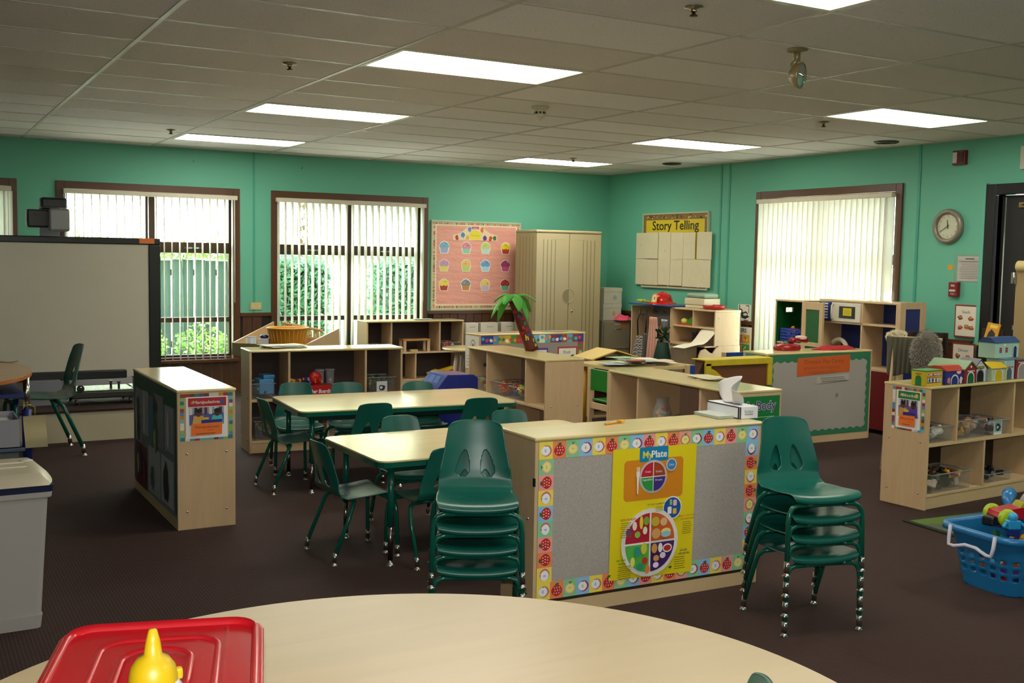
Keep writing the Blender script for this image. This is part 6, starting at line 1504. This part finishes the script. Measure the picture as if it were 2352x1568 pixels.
# ================================================================ toy houses on the blocks shelf
def wp(lx, ly):
    a = RB.rotation_euler[2]; return (RB.location.x + math.cos(a) * lx - math.sin(a) * ly, RB.location.y + math.sin(a) * lx + math.cos(a) * ly)
def arch(u0, u1, z0, z1, n=8):
    c, r = (u0 + u1) / 2, (u1 - u0) / 2
    return [(u0, z0), (u1, z0), (u1, z1 - r)] + [(c + r * math.cos(PI * k / n), z1 - r + r * math.sin(PI * k / n)) for k in range(1, n)] + [(u0, z1 - r)]
def house(label, lx, ly, w, d, h, ridge, wall, roof, door, doorw=.36, axis='front', z=.771, rz=None, extra=None, doorz=.62, flat=False, side=None):
    x, y = wp(lx, ly); t = thing('toy_house', label, 'toy house', (x, y, z), 3.5 if rz is None else rz, 'toy houses on the blocks shelf')
    WM, RM = mat(wall, .5), mat(roof, .45)
    B(-w / 2, w / 2, -d / 2, d / 2, 0, h, WM, 'walls', t, .002)
    if ridge > h + .005 and axis == 'front':   # gable towards the viewer
        MB().prism([(-w / 2, h), (w / 2, h), (0, ridge)], -d / 2, d / 2, WM, 'y').build('gable', t)
        for s in (-1, 1): MB().prism([(0, ridge), (0, ridge + .008), (s * (w / 2 + .008), h + .004), (s * (w / 2 + .008), h - .004)][::s], -d / 2 - .006, d / 2 + .006, RM, 'y').build('roof_panel', t)
    elif ridge > h + .005:
        MB().prism([(-d / 2 - .008, h), (d / 2 + .008, h), (d * .2, ridge), (-d * .2, ridge)], -w / 2 - .006, w / 2 + .006, RM, 'x').build('roof', t, .002)
    else: B(-w / 2 - .004, w / 2 + .004, -d / 2 - .004, d / 2 + .004, h, h + .008, RM, 'roof', t, .002)
    P = Print((-w / 2, -d / 2 - .0006, 0)); dw = w * doorw
    c = w / 2
    P.poly(arch(c - dw / 2 - .008, c + dw / 2 + .008, 0, h * doorz + .01), 'd8d4cc' if wall != 'd8d8d4' else '8a98a8'); P.poly(arch(c - dw / 2, c + dw / 2, 0, h * doorz), door)
    if extra: extra(P, w, h)
    P.build('facade_print', t)
    if side:
        P = Print((-w / 2 - .0006, d / 2, 0), (0, -1, 0)); side(P, d, h); P.build('side_print', t)
    return t
def carwash(P, w, h):
    P.rect(0, 0, w, h, 'd8b020'); P.rect(.012, h * .66, w - .008, h * .9, 'a82418'); P.text('CAR WASH', w / 2, h * .70, .024, 'f0e8d8', .03, width=w * .85); P.rect(.014, h * .2, w - .012, h * .58, '20242c'); P.rect(.018, h * .24, w - .016, h * .54, 'd8dce0')
    for k, c in enumerate(('3a4a6a', '4a3a5a', 'a8402c', '8ab0b8')): blob(P, .035 + k * .032, h * .38, .011, .013, c, 9)
def cw_side(P, d, h): P.rect(0, 0, d, h, 'c8b824'); P.poly(arch(d * .28, d * .72, 0, h * .72), '1d7a3a'); P.rect(d * .3, h * .78, d * .7, h * .86, 'b8402c')
house('yellow toy car wash with green roof, first of the toy houses', -.535, -.085, .165, .10, .088, 0, 'd8b020', '3f8a3a', '1d7a3a', extra=carwash, side=cw_side)
house('blue toy shop with red roof beside the car wash', -.345, -.085, .175, .13, .085, .115, '28388a', 'b83a24', '1c2c7c', .36, 'side', extra=lambda P, w, h: (P.ell(w * .72, h * .92, .028, .018, 'c84a6a'), P.ell(w * .72, h * .92, .022, .013, 'd8d0e0'), blob(P, w * .15, h * .3, .018, .02, 'c87a8a'), blob(P, w * .85, h * .3, .018, .02, 'd8c8c8')))
house('red toy barn with long green roof behind the blue shop', -.195, -.03, .125, .26, .088, .135, '8f2430', '5f8a4a', '14603a', .5, doorz=.75, extra=lambda P, w, h: (P.rect(w * .2, h * .85, w * .8, h * .92, 'd8ccc8'), P.ell(w * .5, h * 1.2, .008, .008, 'e8e0d8')))
house('white toy kennel with black outlined gable', -.055, -.07, .135, .13, .085, .140, 'd8d8d4', '16181c', '0c0c0e', .5, doorz=.88, extra=lambda P, w, h: (P.rect(w * .22, h * .98, w * .78, h * 1.18, '2a2614'), P.text('PUPPIES', w / 2, h * 1.02, .016, 'c8b45a', .02, width=w * .5), P.ell(w / 2, h * 1.38, .008, .006, 'b8b4b0'), P.rect(.006, 0, .016, h * .9, '8a98b0'), P.rect(w - .016, 0, w - .006, h * .9, '8a98b0')))
house('pale blue toy house with bright yellow roof and door', .115, -.085, .165, .14, .082, .115, 'a8c4b8', 'd8b81c', 'c8a814', .44, 'side', doorz=.92, extra=lambda P, w, h: (P.rect(0, 0, .01, h, 'd8c41c'), P.rect(w - .01, 0, w, h, 'd8c41c')))
house('pale blue toy tower with grey door beside the yellow roofed house', .265, -.07, .115, .13, .128, 0, '9cc0c4', '6a8a98', '4a5a6c', .5, doorz=.6, extra=lambda P, w, h: ([P.rect(0, h * k / 9, .014, h * k / 9 + .006, 'dfe8e8') for k in range(9)], P.rect(w * .15, h * .62, w * .85, h * .68, 'b87a6a')))
house('maroon toy arch building at the shelf edge', .415, -.07, .15, .13, .120, 0, '8a2434', '5a6468', '8f8c88', .62, doorz=.8, extra=lambda P, w, h: P.rect(w * .15, h * .86, w * .85, h * .93, 'c8a8a0'))
def villa(P, w, h):
    for x in (.18, .42): P.rect(w * x, h * .35, w * x + .026, h * .68, '8f2c38'); P.lines(w * x, h * .38, w * x + .026, h * .64, 2, 'c87a80', .3)
    P.ell(w * .38, h * .86, .009, .009, 'e0e8e8')
house('two storey pale blue toy villa with navy roof stacked on the tower', .30, -.03, .27, .12, .10, .135, 'a4c8bc', '2c4a78', '1c2c68', .2, 'side', z=.9085, extra=lambda P, w, h: (P.rect(w * .4 - .035, 0, w * .62, h, 'a4c8bc'), villa(P, w, h), P.poly(arch(w * .74, w * .9, 0, h * .82), 'd8dcd0'), P.poly(arch(w * .755, w * .885, 0, h * .76), '1c2c68')))
# second small green-grey house block behind
GYC = ['2a2a2c', 'd8d4d0', '9a1c24', 'c8c4c0', '3a3a44', 'b8922a', '7a7a80']
clear_bin('clear bin of toy cars in the first bay of the blocks shelf', RB, -.46, -.02, ZS, .26, .24, .10, GYC, 41, 46, .026)
clear_bin('clear bin of yellow and pink toys in the middle bay of the blocks shelf', RB, -.13, -.02, ZS, .30, .24, .12, ['c8a020', 'c04a5a', 'a8806a', 'b89a7a', '8a6a5a'], 42, 36, .028)
clear_bin('clear bin with picture card in the middle bay of the blocks shelf', RB, .16, -.02, ZS, .22, .24, .10, ['d8d0c4', '1c2434', '2a2a30', 'b03024'], 43, 26, .022, '7fa8b0')
clear_bin('clear bin of toy animals at the bottom of the blocks shelf', RB, -.33, -.03, .094, .40, .24, .12, ['c8861c', 'b86a5a', 'c8b8a8', '2a2f1c', '3a3a24', '4a3020', '16181a'], 44, 70, .026)
clear_bin('low dark bin at the bottom far bay of the blocks shelf', RB, .22, -.02, .094, .26, .22, .06, ['141414', '22242a'], 45, 16, .026)

# ================================================================ rug and laundry basket of toys
def rug_m(n, l, b):
    tc = n.new('ShaderNodeTexCoord'); nz = n.new('ShaderNodeTexNoise'); nz.inputs['Scale'].default_value = 2.3; l.new(tc.outputs['Object'], nz.inputs[0])
    cr = n.new('ShaderNodeValToRGB'); e = cr.color_ramp.elements; e[0].position = .42; e[0].color = (*lin('55604f'), 1); e[1].position = .5; e[1].color = (*lin('5f7a2c'), 1); l.new(nz.outputs[0], cr.inputs[0]); l.new(cr.outputs[0], b.inputs['Base Color']); b.inputs['Roughness'].default_value = .95
t = thing('play_rug', 'green road map play rug on the brown carpet', 'rug', (3.75, -1.82, 0), -5)
B(-1.02, 1.2, -.7, .7, .001, .008, mat('1a2418', .9), 'rug_binding', t, .002); B(-.99, 1.17, -.67, .67, .0082, .010, special('rug_pile', rug_m), 'rug_pile', t)
P = Print((-1.0, -.67, .0102), (1, 0, 0), (0, 1, 0)); P.poly([(.0, .75), (2.1, .62), (2.1, .74), (.0, .87)], '7a7672'); P.rect(.1, 1.0, .5, 1.06, '8fae3a'); P.rect(.6, 1.02, .9, 1.12, 'a8b83a'); P.ell(.35, 1.22, .08, .05, '4f9a3a'); P.ell(1.0, 1.2, .12, .06, '8fae3a'); P.poly([(.05, .50), (.45, .58), (.45, .64), (.05, .56)], 'a8b83a'); P.poly([(.05, .40), (.35, .44), (.35, .46), (.05, .42)], 'b06a5a'); P.build('road_print', t)
t = thing('laundry_basket', 'blue plastic basket with white handle full of toys', 'basket', (2.30, -2.14, .0), -4); BB = mat('1f74ad', .3)
def ring(hx, hy, r, z, n=6): return [(x, y, z) for x, y in rrect_pts(hx, hy, r, n)]
hx0, hy0, hx1, hy1, HB = .24, .155, .30, .20, .285
def wallpt(s, z):   # s in 0..1 around, z 0..1
    p0, p1 = PERIM(hx0, hy0, .07, s), PERIM(hx1, hy1, .085, s); return (p0[0] + (p1[0] - p0[0]) * z, p0[1] + (p1[1] - p0[1]) * z, HB * z)
def PERIM(hx, hy, r, s):
    pts = rrect_pts(hx, hy, r, 8); pts.append(pts[0]); d = [0]
    for i in range(1, len(pts)): d.append(d[-1] + math.dist(pts[i], pts[i - 1]))
    q = s * d[-1]
    for i in range(1, len(d)):
        if q <= d[i] + 1e-9: f = (q - d[i - 1]) / (d[i] - d[i - 1]); return (pts[i - 1][0] + (pts[i][0] - pts[i - 1][0]) * f, pts[i - 1][1] + (pts[i][1] - pts[i - 1][1]) * f)
    return pts[-1]
NS, NZ = 116, 30; m = MB(); vs = [wallpt(s / NS, z / NZ) for z in range(NZ + 1) for s in range(NS)]; fs = []
for z in range(NZ):
    for s in range(NS):
        hole = (s % 4 in (1, 2)) and z in (8, 9, 12, 13, 16, 17, 4, 5) and z < 18
        if z in (4, 5): hole = hole and False
        if not hole: fs.append((z * NS + s, z * NS + (s + 1) % NS, (z + 1) * NS + (s + 1) % NS, (z + 1) * NS + s))
m.add(vs, fs, BB, True); o = m.build('basket_wall', t); s = o.modifiers.new('solidify', 'SOLIDIFY'); s.thickness = .003
taper(MB(), (hx0, hy0), (hx0 + .002, hy0 + .002), 0, .006, BB, .07).build('basket_floor', t)
P0, P1 = rrect_pts(hx1 - .002, hy1 - .002, .085, 8), rrect_pts(hx1 + .028, hy1 + .028, .1, 8); n = len(P0); m = MB()
m.add([(x, y, HB) for x, y in P0] + [(x, y, HB + .004) for x, y in P1] + [(x, y, HB - .022) for x, y in rrect_pts(hx1 + .03, hy1 + .03, .1, 8)], [(i, (i + 1) % n, n + (i + 1) % n, n + i) for i in range(n)] + [(n + i, n + (i + 1) % n, 2 * n + (i + 1) % n, 2 * n + i) for i in range(n)], BB, True)
m.build('rim', t).modifiers.new('s', 'SOLIDIFY').thickness = .003
MB().tube([(-hx1 - .034, .125, HB + .006), (-hx1 - .042, .125, HB - .05), (-hx1 - .048, .12, HB - .085), (-hx1 - .045, .09, HB - .088), (-hx1 - .043, .03, HB - .068), (-hx1 - .043, -.03, HB - .068), (-hx1 - .045, -.09, HB - .088), (-hx1 - .048, -.12, HB - .085), (-hx1 - .042, -.125, HB - .05), (-hx1 - .034, -.125, HB + .006)], .009, mat('c4c4d4', .3), 10).build('handle', t)
pile('basket_toys', t, -.20, .22, -.13, .13, .01, .24, 170, ['c8a020', 'b8201c', '1f6a3a', '2a3aa0', '5a2a7a', 'd0662a', '8ab02a', '3f9ac0'], 51, .034)
t = thing('toy_car', 'red toy car with lime green wheels on top of the basket', 'toy', (2.30, -2.12, .315), -22); RC = mat('b01420', .2); LG = mat('a4c41c', .3)
MB().prism([(-.14, .01), (.16, .0), (.17, .04), (.05, .055), (-.02, .06), (-.13, .04)], -.045, .045, RC, 'y').build('car_body', t, .008)
MB().prism([(-.02, .055), (.05, .05), (.03, .08), (0, .082)], -.035, .035, mat('a8a42c', .3), 'y').build('cab', t, .004)
for x in (-.10, .10):
    for y in (-.062, .062):
        q = Matrix.Translation((x, y, .015)) @ RX
        MB().lathe([(.001, -.018), (.030, -.018), (.042, -.012), (.044, 0), (.042, .012), (.030, .018), (.001, .018)], LG, 24, q, cap=False).lathe([(.001, -.020), (.009, -.020), (.009, .020), (.001, .020)], mat('6a4a2a', .4), 12, q, cap=False).build('wheel', t)
t = thing('plush_toy', 'fluffy off white plush toy in the basket', 'plush toy', (2.56, -2.06, .34)); m = MB().ball((0, 0, 0), .10, mat('b8b0ac', .95, kind='fabric', scale=25), seg=20, rings=12, sz=.8).ball((.07, .04, .05), .055, mat('b8b0ac', .95, kind='fabric', scale=25)); m.build('plush_body', t); MB().ball((-.06, -.06, .03), .016, BLACK).build('nose', t)
t = thing('toy_robot', 'light blue plastic toy figure beside the red car in the basket', 'toy', (2.14, -2.20, .30), -20); m = MB(); m.box(-.03, .03, -.02, .02, 0, .04, mat('2a98cc', .3)); m.ball((0, 0, .055), .022, mat('3aa8d8', .3)); m.tube([(-.03, 0, .03), (-.055, -.01, .01)], .009, mat('2a98cc', .3)); m.tube([(.03, 0, .03), (.055, -.01, .01)], .009, mat('2a98cc', .3)); m.build('figure_body', t, .004); MB().box(-.02, .02, -.03, .02, -.03, 0, mat('1a2a6a', .4)).build('figure_legs', t)
t = thing('toy_scoop', 'blue plastic toy scoop standing at the back of the basket', 'toy', (2.42, -1.98, .31), 30); MB().tube([(0, 0, 0), (.05, .01, .05), (.12, .01, .06)], [.012, .03, .035], mat('2a7ab8', .3), 12).build('scoop_bowl', t); MB().tube([(-.06, 0, -.02), (0, 0, 0)], .010, mat('2a7ab8', .3)).build('handle', t)
t = thing('toy_train', 'black and navy toy piece under the red car in the basket', 'toy', (2.20, -2.06, .285), 10); B(-.07, .05, -.03, .03, 0, .045, BLACK, 'engine', t, .01); B(-.0, .16, -.035, .035, -.015, .02, mat('1a2a7a', .3), 'carriage', t, .01)
